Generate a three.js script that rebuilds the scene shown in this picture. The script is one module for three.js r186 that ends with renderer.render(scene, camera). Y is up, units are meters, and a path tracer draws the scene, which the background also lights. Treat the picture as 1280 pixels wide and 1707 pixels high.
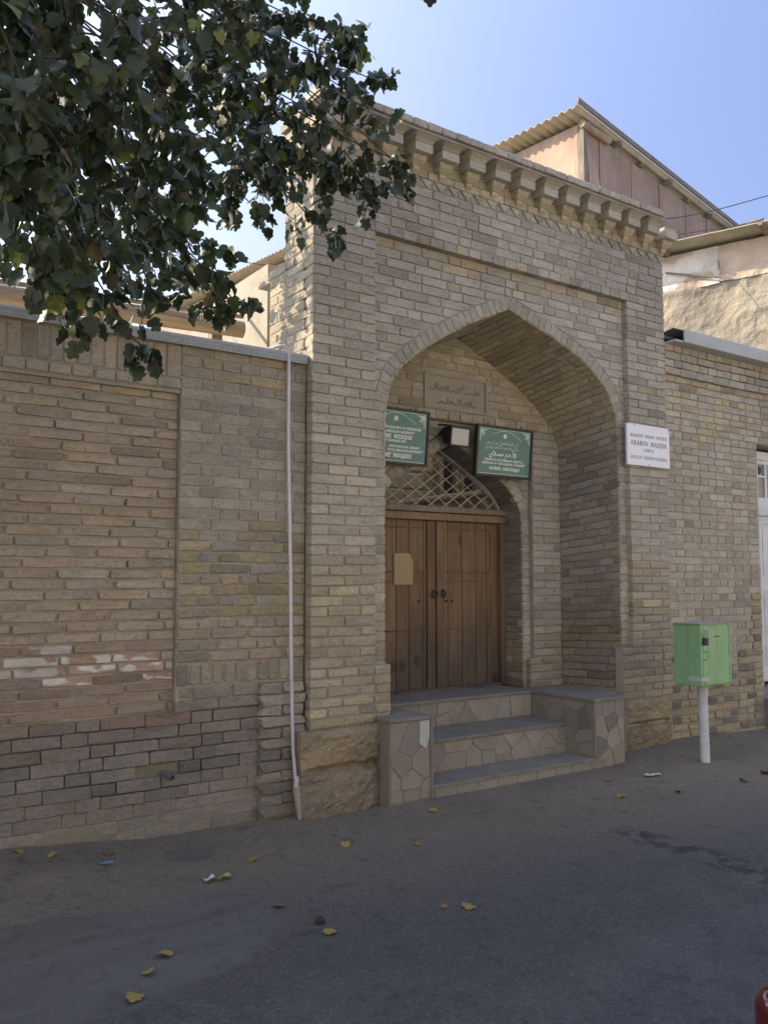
import * as THREE from 'three';
import { mergeGeometries } from 'three/addons/utils/BufferGeometryUtils.js';
import { RoundedBoxGeometry } from 'three/addons/geometries/RoundedBoxGeometry.js';

// ------------------------------------------------------------------ camera, sky, sun, exposure
const scene = new THREE.Scene();
const camera = new THREE.PerspectiveCamera(61.31, 3 / 4, 0.1, 400);
const EYE = new THREE.Vector3(-3.237, 1.748, 5.684);
const YAW = THREE.MathUtils.degToRad(34.7), PITCH = THREE.MathUtils.degToRad(4.43);
camera.position.copy(EYE);
camera.lookAt(EYE.x + Math.sin(YAW) * Math.cos(PITCH), EYE.y + Math.sin(PITCH), EYE.z - Math.cos(YAW) * Math.cos(PITCH));
camera.updateMatrixWorld(true);

const SUN = new THREE.Vector3(-0.62, 0.5, -0.6).normalize();
const SKY_GAIN = 0.655;
{ // clear autumn sky: deep blue away from the sun, white haze round it and low down
  const W = 1024, H = 512, data = new Float32Array(W * H * 4);
  for (let y = 0; y < H; y++) {
    const el = ((y + 0.5) / H - 0.5) * Math.PI, sy = Math.sin(el), cy = Math.cos(el);
    for (let x = 0; x < W; x++) {
      const az = ((x + 0.5) / W - 0.5) * 2 * Math.PI;           // u = 0.5 looks along +x
      const dx = cy * Math.cos(az), dz = cy * Math.sin(az);
      const mu = dx * SUN.x + sy * SUN.y + dz * SUN.z, g = Math.acos(Math.max(-1, Math.min(1, mu)));
      const up = Math.max(sy, 0);
      const glow = 2.6 * Math.exp(-((g / 0.86) ** 2)) + 2 * Math.exp(-g / 0.2);
      const haze = Math.exp(-up / 0.22) * (0.55 + 0.45 * Math.exp(-((g / 1.3) ** 2)));
      const b = 1 + 0.25 * haze;
      const back = Math.max(0, (g - 1.0) / 2.1);
      let r = (0.165 + 0.05 * back) * b + 0.33 * haze, gr = (0.295 + 0.05 * back) * b + 0.29 * haze, bl = (0.69 + 0.03 * back) * b + 0.15 * haze;
      const low = Math.exp(-up / 0.15); r += glow * 0.96 + 0.62 * low; gr += glow * 0.97 + 0.58 * low; bl += glow * 0.95 + 0.46 * low;
      if (sy < 0) { const t = Math.min(1, -sy * 12); r += (0.17 - r) * t; gr += (0.155 - gr) * t; bl += (0.14 - bl) * t; }
      const o = (y * W + x) * 4;
      data[o] = r * SKY_GAIN; data[o + 1] = gr * SKY_GAIN; data[o + 2] = bl * SKY_GAIN; data[o + 3] = 1;
    }
  }
  const t = new THREE.DataTexture(data, W, H, THREE.RGBAFormat, THREE.FloatType);
  t.mapping = THREE.EquirectangularReflectionMapping; t.magFilter = THREE.LinearFilter; t.needsUpdate = true;
  scene.background = t; scene.environment = t;
}
const sun = new THREE.DirectionalLight(0xffeccf, 4.8);
sun.position.copy(SUN).multiplyScalar(60); sun.castShadow = true;
sun.shadow.camera.left = -22; sun.shadow.camera.right = 22; sun.shadow.camera.top = 22; sun.shadow.camera.bottom = -22;
sun.shadow.camera.near = 1; sun.shadow.camera.far = 140; sun.shadow.mapSize.set(4096, 4096); sun.shadow.radius = 1;
scene.add(sun); scene.add(sun.target);
const renderer = new THREE.WebGLRenderer({ antialias: true });
renderer.toneMapping = THREE.LinearToneMapping;
renderer.toneMappingExposure = 1.63;
renderer.shadowMap.enabled = true;

// ------------------------------------------------------------------ random numbers and noise
let seed = 12345;
function srand(s) { seed = s | 0; }
function rnd() { seed = (seed + 0x6d2b79f5) | 0; let t = Math.imul(seed ^ (seed >>> 15), 1 | seed); t = (t + Math.imul(t ^ (t >>> 7), 61 | t)) ^ t; return ((t ^ (t >>> 14)) >>> 0) / 4294967296; }
const rr = (a, b) => a + (b - a) * rnd();
const pick = (a) => a[Math.floor(rnd() * a.length)];
const lerp = (a, b, t) => a + (b - a) * t, clamp = (x, a = 0, b = 1) => Math.max(a, Math.min(b, x));
const smooth = (a, b, x) => { const t = clamp((x - a) / (b - a)); return t * t * (3 - 2 * t); };
function hash(x, y, s) { let h = Math.imul(x | 0, 374761393) + Math.imul(y | 0, 668265263) + Math.imul(s | 0, 2147483647 ^ 0x5bd1e995); h = Math.imul(h ^ (h >>> 13), 1274126177); return ((h ^ (h >>> 16)) >>> 0) / 4294967296; }
function vnoise(x, y, s = 0, px = 0, py = px) {
  let ix = Math.floor(x), iy = Math.floor(y); const fx = x - ix, fy = y - iy, ux = fx * fx * (3 - 2 * fx), uy = fy * fy * (3 - 2 * fy);
  let jx = ix + 1, jy = iy + 1;
  if (px) { ix = ((ix % px) + px) % px; jx = ((jx % px) + px) % px; iy = ((iy % py) + py) % py; jy = ((jy % py) + py) % py; }
  const a = hash(ix, iy, s), b = hash(jx, iy, s), c = hash(ix, jy, s), d = hash(jx, jy, s);
  return a + (b - a) * ux + (c - a) * uy + (a - b - c + d) * ux * uy;
}
function fbm(x, y, s = 0, oct = 4, px = 0, py = px) { let v = 0, a = 0.5, n = 0; for (let i = 0; i < oct; i++) { v += a * vnoise(x, y, s + i * 17, px, py); n += a; a *= 0.5; x *= 2; y *= 2; px *= 2; py *= 2; } return v / n; }

// ------------------------------------------------------------------ textures and materials
function tex(w, h, fn, { srgb = false, repeat = true } = {}) {   // fn(u, v) -> [r, g, b] or a number, 0..1
  const d = new Uint8Array(w * h * 4);
  for (let y = 0; y < h; y++) for (let x = 0; x < w; x++) {
    const c = fn((x + 0.5) / w, (y + 0.5) / h), o = (y * w + x) * 4, n = typeof c === 'number';
    d[o] = 255 * clamp(n ? c : c[0]); d[o + 1] = 255 * clamp(n ? c : c[1]); d[o + 2] = 255 * clamp(n ? c : c[2]); d[o + 3] = 255;
  }
  const t = new THREE.DataTexture(d, w, h); t.magFilter = THREE.LinearFilter; t.minFilter = THREE.LinearMipmapLinearFilter; t.generateMipmaps = true;
  if (repeat) t.wrapS = t.wrapT = THREE.RepeatWrapping;
  if (srgb) t.colorSpace = THREE.SRGBColorSpace;
  t.needsUpdate = true; return t;
}
const std = (o) => new THREE.MeshStandardMaterial({ roughness: 0.95, metalness: 0, ...o });
const lin = (r, g, b) => new THREE.Color().setRGB(r, g, b);
// fired brick: speckle, sandy streaks, pits
const brickMap = tex(1024, 1024, (u, v) => {
  const big = fbm(u * 5, v * 7, 3, 4, 5, 7), mid = fbm(u * 40, v * 60, 9, 3, 40, 60), fine = vnoise(u * 300, v * 300, 21, 300), streak = fbm(u * 10, v * 120, 31, 2, 10, 120);
  let k = 0.50 + 0.36 * big + 0.34 * mid + 0.24 * (fine - 0.5) + 0.16 * (streak - 0.5);
  const pit = vnoise(u * 120, v * 120, 55, 120); if (pit > 0.88) k *= 0.62; if (pit < 0.08) k *= 1.2;
  const warm = fbm(u * 8, v * 8, 77, 3, 8) - 0.5;
  return [k * (1 + 0.08 * warm), k, k * (1 - 0.12 * warm)];
});
const brickBump = tex(1024, 1024, (u, v) => {
  const pit = vnoise(u * 120, v * 120, 55, 120);
  return 0.25 + 0.35 * fbm(u * 14, v * 20, 5, 4, 14, 20) + 0.22 * fbm(u * 80, v * 100, 6, 3, 80, 100) + 0.1 * vnoise(u * 300, v * 300, 8, 300) - (pit > 0.9 ? 0.25 : 0);
});
const mortarMap = tex(512, 512, (u, v) => { const k = 0.66 + 0.3 * fbm(u * 8, v * 8, 4, 4, 8) + 0.2 * (vnoise(u * 160, v * 160, 6, 160) - 0.5); return [k, k * 0.99, k * 0.97]; });
const mortarBump = tex(512, 512, (u, v) => 0.3 + 0.4 * fbm(u * 20, v * 20, 14, 4, 20) + 0.25 * vnoise(u * 120, v * 120, 16, 120));
const plasterMap = tex(1024, 1024, (u, v) => { const k = 0.62 + 0.42 * fbm(u * 4, v * 5, 24, 5, 4, 5) + 0.16 * (vnoise(u * 150, v * 150, 26, 150) - 0.5); const s = fbm(u * 12, v * 3, 28, 3, 12, 3) - 0.5; return [k * (1 + s * 0.08), k, k * (1 - s * 0.12)]; });
const plasterBump = tex(1024, 1024, (u, v) => 0.15 + 0.4 * fbm(u * 9, v * 9, 44, 3, 9) + 0.4 * fbm(u * 30, v * 30, 46, 4, 30) + 0.15 * vnoise(u * 180, v * 180, 47, 180));
const woodMap = tex(512, 1024, (u, v) => {
  const w = u * 34 + 2.4 * fbm(u * 4, v * 3, 3, 3, 4, 3), g = fbm(w, v * 5, 11, 3, 0), f = vnoise(u * 170, v * 12, 15, 170, 12), d = fbm(u * 3, v * 5, 19, 4, 3, 5);
  let k = 0.52 + 0.42 * g + 0.2 * (f - 0.5) + 0.3 * (d - 0.5);
  for (const [kx, ky] of [[0.2, 0.31], [0.71, 0.62], [0.45, 0.86], [0.86, 0.14]]) { const r = Math.hypot((u - kx) * 9, (v - ky) * 15); if (r < 0.3) k *= 0.45; else if (r < 0.5) k *= 0.8; }
  return [k, k * 0.97, k * 0.93];
});
const woodBump = tex(512, 1024, (u, v) => 0.4 * fbm(u * 34 + 2.4 * fbm(u * 4, v * 3, 3, 3, 4, 3), v * 5, 11, 3, 0) + 0.3 * vnoise(u * 170, v * 12, 15, 170, 12));
const stoneMap = tex(512, 512, (u, v) => { const k = 0.7 + 0.22 * fbm(u * 6, v * 6, 61, 4, 6) + 0.36 * (vnoise(u * 220, v * 220, 63, 220) - 0.5); return [k, k, k]; });
const metalMap = tex(512, 512, (u, v) => { const k = 0.72 + 0.3 * fbm(u * 3, v * 9, 71, 4, 3, 9) + 0.08 * (vnoise(u * 128, v * 128, 73, 128) - 0.5); return [k, k, k]; });
const rustMap = tex(1024, 1024, (u, v) => { const a = fbm(u * 5, v * 3, 81, 5, 5, 3), s = fbm(u * 24, v * 3, 83, 3, 24, 3), k = 0.6 + 0.4 * a + 0.25 * (s - 0.5); return [k, k * (0.97 - 0.1 * s), k * (0.95 - 0.12 * s)]; });
const sheetMap = tex(1024, 512, (u, v) => { const k = 0.55 + 0.4 * fbm(u * 6, v * 6, 91, 5, 6) + 0.2 * (vnoise(u * 200, v * 200, 93, 200) - 0.5); return [k, k, k * 0.98]; });

const saltMap = tex(1024, 1024, (u, v) => {
  const m = smooth(0.40, 0.56, fbm(u * 11, v * 26, 141, 4, 11, 26)), k = 0.6 + 0.35 * fbm(u * 20, v * 30, 143, 3, 20, 30) + 0.2 * (vnoise(u * 300, v * 300, 21, 300) - 0.5), b = [0.60 * k, 0.44 * k, 0.34 * k], w = [0.95 * k, 0.9 * k, 0.86 * k];
  return b.map((q, i) => lerp(q, w[i], m));
});
const M = {
  salt: std({ map: saltMap, bumpMap: brickBump, bumpScale: 0.006, vertexColors: true }),
  brick: std({ map: brickMap, bumpMap: brickBump, bumpScale: 0.007, vertexColors: true }),
  mortar: std({ map: mortarMap, bumpMap: mortarBump, bumpScale: 0.006, color: lin(0.43, 0.395, 0.325) }),
  mortarDark: std({ map: mortarMap, bumpMap: mortarBump, bumpScale: 0.008, color: lin(0.27, 0.248, 0.195) }),  // darker copy of mortar, carries the painted dimness of the wall foot
  adobe: std({ map: plasterMap, bumpMap: plasterBump, bumpScale: 0.026, color: lin(0.42, 0.37, 0.295), vertexColors: true }),
  plinth: std({ map: brickMap, bumpMap: plasterBump, bumpScale: 0.02, vertexColors: true }),
  wood: std({ map: woodMap, bumpMap: woodBump, bumpScale: 0.002, roughness: 0.7, vertexColors: true }),
  oldWood: std({ map: woodMap, bumpMap: woodBump, bumpScale: 0.004, color: lin(0.5, 0.4, 0.28) }),
  greyWood: std({ map: woodMap, bumpMap: woodBump, bumpScale: 0.004, color: lin(0.34, 0.29, 0.235) }),
  stone: std({ map: stoneMap, bumpMap: stoneMap, bumpScale: 0.0015, vertexColors: true, roughness: 0.85 }),
  cement: std({ map: mortarMap, bumpMap: mortarBump, bumpScale: 0.003, color: lin(0.3, 0.29, 0.28), roughness: 0.9 }),
  slab: std({ map: mortarMap, bumpMap: stoneMap, bumpScale: 0.001, color: lin(0.27, 0.255, 0.225), roughness: 0.85 }),
  zinc: std({ map: metalMap, color: lin(0.42, 0.45, 0.47), metalness: 0.35, roughness: 0.55 }),
  greyPaint: std({ map: metalMap, color: lin(0.5, 0.53, 0.51), roughness: 0.6 }),
  whitePaint: std({ map: metalMap, color: lin(0.78, 0.79, 0.8), roughness: 0.55 }),
  pipePaint: std({ map: rustMap, color: lin(0.74, 0.80, 0.88), roughness: 0.5 }),
  sheet: std({ map: sheetMap, bumpMap: sheetMap, bumpScale: 0.003, color: lin(0.62, 0.56, 0.43) }),
  sheetDark: std({ map: sheetMap, color: lin(0.2, 0.19, 0.17) }),
  felt: std({ map: rustMap, bumpMap: rustMap, bumpScale: 0.01, color: lin(0.43, 0.345, 0.275) }),
  feltLight: std({ map: rustMap, bumpMap: rustMap, bumpScale: 0.01, color: lin(0.55, 0.425, 0.335) }),
  lime: std({ map: plasterMap, bumpMap: plasterBump, bumpScale: 0.03, color: lin(0.66, 0.63, 0.58) }),
  black: std({ color: lin(0.02, 0.02, 0.022), roughness: 0.5 }),
  dark: std({ color: lin(0.035, 0.032, 0.03), roughness: 0.9 }),
  iron: std({ color: lin(0.05, 0.048, 0.046), roughness: 0.5, metalness: 0.5 }),
  green: std({ map: rustMap, color: lin(0.35, 0.66, 0.34), roughness: 0.45 }),
  glass: new THREE.MeshPhysicalMaterial({ color: lin(0.9, 0.93, 0.93), roughness: 0.06, transmission: 1, thickness: 0, ior: 1.5 }),
  bark: std({ map: woodMap, bumpMap: woodBump, bumpScale: 0.01, color: lin(0.12, 0.10, 0.08) }),
};

// ------------------------------------------------------------------ scene-graph helpers
const used = new Map();
function numbered(name) { const n = used.get(name) || 0; used.set(name, n + 1); return n ? `${name}_${String(n).padStart(3, '0')}` : name; }
function shade(o) { o.castShadow = true; o.receiveShadow = true; return o; }
function tag(o, label, category, group) { o.userData = { ...o.userData, label, category }; if (group) o.userData.group = group; return o; }
function thing(name, label, category, pos = [0, 0, 0], turn = 0, group) { const o = new THREE.Group(); o.name = numbered(name); o.position.set(...pos); o.rotation.y = turn; scene.add(o); return tag(o, label, category, group); }
function part(name, geo, mat, parent, label) { const m = shade(new THREE.Mesh(Array.isArray(geo) ? merge(geo) : geo, mat)); m.name = parent === scene ? numbered(name) : name; parent.add(m); if (label) m.userData.label = label; return m; }
function merge(list) { return list.length === 1 ? list[0] : mergeGeometries(list.map((g) => { const h = g.index ? g.toNonIndexed() : g; for (const k of Object.keys(h.attributes)) if (!['position', 'normal', 'uv', 'color'].includes(k)) h.deleteAttribute(k); return h; })); }
function metreUV(g) { // box-projected uv in metres
  const h = g.index ? g.toNonIndexed() : g, p = h.attributes.position, n = h.attributes.normal, uv = new Float32Array(p.count * 2);
  for (let i = 0; i < p.count; i++) {
    const ax = Math.abs(n.getX(i)), ay = Math.abs(n.getY(i)), az = Math.abs(n.getZ(i)), x = p.getX(i), y = p.getY(i), z = p.getZ(i);
    if (az >= ax && az >= ay) { uv[2 * i] = x; uv[2 * i + 1] = y; } else if (ax >= ay) { uv[2 * i] = z; uv[2 * i + 1] = y; } else { uv[2 * i] = x; uv[2 * i + 1] = z; }
  }
  h.setAttribute('uv', new THREE.BufferAttribute(uv, 2)); return h;
}
function tint(g, r, gr, b) { const n = g.attributes.position.count, c = new Float32Array(n * 3); for (let i = 0; i < n; i++) { c[3 * i] = r; c[3 * i + 1] = gr; c[3 * i + 2] = b; } g.setAttribute('color', new THREE.BufferAttribute(c, 3)); return g; }
function box(x0, x1, y0, y1, z0, z1, r = 0) {
  const w = x1 - x0, h = y1 - y0, d = z1 - z0;
  const g = r > 0 ? new RoundedBoxGeometry(w, h, d, 2, Math.min(r, w / 2.1, h / 2.1, d / 2.1)) : new THREE.BoxGeometry(w, h, d);
  g.translate((x0 + x1) / 2, (y0 + y1) / 2, (z0 + z1) / 2); return metreUV(g);
}
function bar(a, b, r, seg = 8, r2 = r) { // cylinder from a to b
  const A = new THREE.Vector3(...a), B = new THREE.Vector3(...b), L = A.distanceTo(B), g = new THREE.CylinderGeometry(r2, r, L, seg, 1);
  g.applyQuaternion(new THREE.Quaternion().setFromUnitVectors(new THREE.Vector3(0, 1, 0), B.clone().sub(A).normalize())); g.translate(...A.add(B).multiplyScalar(0.5).toArray()); return g;
}
function tube(pts, r, seg = 24, rad = 8) { return new THREE.TubeGeometry(new THREE.CatmullRomCurve3(pts.map((p) => new THREE.Vector3(...p))), seg, r, rad); }
function poly(pts, z0, z1) { const g = new THREE.ExtrudeGeometry(new THREE.Shape(pts.map((p) => new THREE.Vector2(...p))), { depth: z1 - z0, bevelEnabled: false }); g.translate(0, 0, z0); return metreUV(g); }
function polyHole(pts, hole, z0, z1) { const s = new THREE.Shape(pts.map((p) => new THREE.Vector2(...p))); s.holes.push(new THREE.Path(hole.map((p) => new THREE.Vector2(...p)))); const g = new THREE.ExtrudeGeometry(s, { depth: z1 - z0, bevelEnabled: false }); g.translate(0, 0, z0); return metreUV(g); }
function toGeo(pos, nor, uv, col) { const g = new THREE.BufferGeometry(); g.setAttribute('position', new THREE.Float32BufferAttribute(pos, 3)); if (nor) g.setAttribute('normal', new THREE.Float32BufferAttribute(nor, 3)); g.setAttribute('uv', new THREE.Float32BufferAttribute(uv, 2)); if (col) g.setAttribute('color', new THREE.Float32BufferAttribute(col, 3)); if (!nor) g.computeVertexNormals(); return g; }

// ------------------------------------------------------------------ masonry
const viewProj = new THREE.Matrix4().multiplyMatrices(camera.projectionMatrix, camera.matrixWorldInverse);
const planeMap = (ox, oy, oz, U, V, N) => (u, v, w) => [ox + U[0] * u + V[0] * v + N[0] * w, oy + U[1] * u + V[1] * v + N[1] * w, oz + U[2] * u + V[2] * v + N[2] * w];
const frontMap = (z) => planeMap(0, 0, z, [1, 0, 0], [0, 1, 0], [0, 0, 1]);
const sideMap = (x) => planeMap(x, 0, 0, [0, 0, 1], [0, 1, 0], [-1, 0, 0]);          // faces -x, u = z
// One block: a polygon in (u, v) (counter-clockwise), its face w above the surface, chamfered and a little uneven.
function block(map, pts, o) {
  const { w = 0.006, ch = 0.006, jit = 0.002, back = -0.02, bulge = 0, tilt = 0 } = o, n = pts.length, color = [...o.color];
  let cu = 0, cv = 0; for (const p of pts) { cu += p[0] / n; cv += p[1] / n; }
  const tu = rr(-tilt, tilt), tv = rr(-tilt, tilt), ou = rnd(), ov = rnd();
  const outer = [], inner = [];
  for (const p of pts) {
    const q = [p[0] + rr(-jit, jit), p[1] + rr(-jit, jit)], dx = cu - q[0], dy = cv - q[1], L = Math.hypot(dx, dy) || 1, c = ch * rr(0.6, 1.5);
    outer.push(q);
    const ex = Math.min(Math.abs(dx) * 0.5, c), ey = Math.min(Math.abs(dy) * 0.5, c);
    inner.push([q[0] + Math.sign(dx) * ex * Math.min(1, Math.abs(dx) / (0.25 * L)), q[1] + Math.sign(dy) * ey * Math.min(1, Math.abs(dy) / (0.25 * L))]);
  }
  const H = (u, v) => w + (u - cu) * tu + (v - cv) * tv;
  if (o.grime !== false) { const p = map(cu, cv, 0), g = lerp(0.80, 1.22, fbm(p[0] * 1.3 + p[2] * 1.1 + 3, p[1] * 1.0, 201, 4)) * lerp(0.9, 1.08, fbm(p[0] * 7, p[1] * 1.2, 205, 3)) * (rnd() < 0.07 ? rr(0.7, 0.86) : 1); for (let i = 0; i < 3; i++) color[i] *= g; }
  const F = inner.map((p) => map(p[0], p[1], H(p[0], p[1]) + rr(-jit, jit) * 0.5)), E = outer.map((p) => map(p[0], p[1], H(p[0], p[1]) - ch * rr(0.7, 1.3))), B = outer.map((p) => map(p[0], p[1], back));
  const mid = map(cu, cv, w + bulge), pos = [], uv = [], col = [];
  const put = (p, s) => { pos.push(...p); uv.push(s[0] + ou, s[1] + ov); col.push(...color); };
  for (let i = 0; i < n; i++) {
    const j = (i + 1) % n;
    put(mid, [cu, cv]); put(F[i], inner[i]); put(F[j], inner[j]);
    put(E[i], outer[i]); put(E[j], outer[j]); put(F[j], inner[j]); put(E[i], outer[i]); put(F[j], inner[j]); put(F[i], inner[i]);
    const k = [outer[i][0] + 0.03, outer[i][1]], l = [outer[j][0] + 0.03, outer[j][1]];
    put(B[i], k); put(B[j], l); put(E[j], outer[j]); put(B[i], k); put(E[j], outer[j]); put(E[i], outer[i]);
  }
  const g = toGeo(pos, null, uv, col);
  let a = 0; for (let i = 0; i < n; i++) { const j = (i + 1) % n; a += pts[i][0] * pts[j][1] - pts[j][0] * pts[i][1]; } a = Math.abs(a / 2);
  const P = new THREE.Vector3(...mid), Q = new THREE.Vector3(...map(cu, cv, w + 0.1)).sub(P).normalize(), D = EYE.clone().sub(P), d = D.length(), s = P.clone().applyMatrix4(viewProj);
  const inView = Math.abs(s.x) < 1.02 && Math.abs(s.y) < 1.02 && s.z < 1;
  return { salt: o.salt, geo: g, score: inView ? a * Math.max(0, Q.dot(D.divideScalar(d))) / (d * d) : 0 };
}
function brick(map, c, o) {
  if (o.grow) { const g = o.grow; c = [[c[0][0] - g, c[0][1] - g], [c[1][0] + g, c[1][1] - g], [c[2][0] + g, c[2][1] + g], [c[3][0] - g, c[3][1] + g]]; } // c = [[u,v] x 4] from bottom left counter-clockwise; corners cut a little
  const pts = [], r = (o.round ?? 0.006);
  for (let i = 0; i < 4; i++) {
    const p = c[i], a = c[(i + 3) % 4], b = c[(i + 1) % 4], k = (q) => { const L = Math.hypot(q[0] - p[0], q[1] - p[1]) || 1, t = Math.min(0.4, r * rr(0.4, 1.6) / L); return [p[0] + (q[0] - p[0]) * t, p[1] + (q[1] - p[1]) * t]; };
    pts.push(k(a), k(b));
  }
  return block(map, pts, o);
}
// Courses of bricks. intervals(v) -> [[u0, u1], ...]; lens(row) -> {first, cycle}; style(u, v, row, len) -> brick options or null
function courses(list, map, v0, v1, h, joint, intervals, lens, style) {
  const rows = Math.round((v1 - v0) / h), hh = (v1 - v0) / rows;
  for (let r = 0; r < rows; r++) {
    const a = v0 + r * hh + joint / 2, b = v0 + (r + 1) * hh - joint / 2; let ia = intervals(a), ib = intervals(b); if (ia.length < ib.length) ia = ib; else if (ib.length < ia.length) ib = ia;
    for (let k = 0; k < Math.min(ia.length, ib.length); k++) {
      const s0 = ia[k][0], s1 = ib[k][0], e0 = ia[k][1], e1 = ib[k][1], lo = Math.min(s0, s1), hi = Math.max(e0, e1);
      const { first, cycle } = lens(r, k); let u = lo, i = 0; const cuts = [];
      let L = first; while (u + L < hi - 0.055) { u += L * rr(0.965, 1.035); cuts.push(u); L = cycle[i % cycle.length]; i++; }
      const edges = [lo, ...cuts.filter((x) => x > Math.max(s0, s1) + 0.03 && x < Math.min(e0, e1) - 0.03), hi];
      for (let q = 0; q + 1 < edges.length; q++) {
        const f = q === 0, l = q + 2 === edges.length, jl = f ? 0 : joint / 2, jr = l ? 0 : joint / 2;
        const c = [[(f ? s0 : edges[q]) + jl, a], [(l ? e0 : edges[q + 1]) - jr, a], [(l ? e1 : edges[q + 1]) - jr, b], [(f ? s1 : edges[q]) + jl, b]];
        if (c[1][0] - c[0][0] < 0.02 && c[2][0] - c[3][0] < 0.02) continue;
        const cu = (c[0][0] + c[1][0]) / 2, cv = (a + b) / 2, o = style(cu, cv, r, c[1][0] - c[0][0]);
        if (o) list.push(brick(map, c, o));
      }
    }
  }
}
function setBricks(parent, list, mat, name = 'brick', rest = 'brickwork', cap = 300) {
  list.sort((a, b) => b.score - a.score);
  list.slice(0, cap).forEach((b) => part(name, b.geo, b.salt ? M.salt : mat, parent));
  if (list.length > cap) { const m = part(rest, list.slice(cap).map((b) => { if (b.salt) { const c = b.geo.attributes.color; for (let i = 0; i < c.count; i++) c.setXYZ(i, 0.5, 0.44, 0.38); } return b.geo; }), mat, parent); m.userData.kind = 'stuff'; }
}
const PAL = {  // mauve lifted and grey lowered to paint the light falling off downwards
  mauve: [[0.490, 0.451, 0.361], [0.466, 0.431, 0.347], [0.514, 0.470, 0.376], [0.451, 0.416, 0.339], [0.494, 0.458, 0.376]],
  yellow: [[0.509, 0.431, 0.279], [0.480, 0.416, 0.284], [0.538, 0.455, 0.301], [0.456, 0.392, 0.262], [0.490, 0.421, 0.316]],
  tan: [[0.470, 0.411, 0.311], [0.442, 0.392, 0.306], [0.490, 0.427, 0.333], [0.432, 0.377, 0.295]],
  red: [[0.365, 0.274, 0.218], [0.336, 0.264, 0.218], [0.384, 0.299, 0.240]],
  panel: [[0.451, 0.387, 0.301], [0.413, 0.372, 0.306], [0.466, 0.392, 0.301], [0.413, 0.372, 0.311], [0.451, 0.368, 0.274]],
  grey: [[0.264, 0.247, 0.218], [0.245, 0.232, 0.208], [0.278, 0.257, 0.224], [0.254, 0.235, 0.202]],
  mid: [[0.394, 0.357, 0.301], [0.370, 0.338, 0.289], [0.408, 0.368, 0.306]],
  olive: [[0.413, 0.357, 0.224], [0.384, 0.343, 0.235], [0.442, 0.372, 0.240], [0.374, 0.333, 0.245]],
};
const MORT = [0.42, 0.382, 0.305];
function hue(pal, k = 1, mixTo = 0) { const c = pick(pal), b = k * rr(0.9, 1.1); return [lerp(c[0] * b, MORT[0], mixTo), lerp(c[1] * b, MORT[1], mixTo), lerp(c[2] * b, MORT[2], mixTo)]; }

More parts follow.
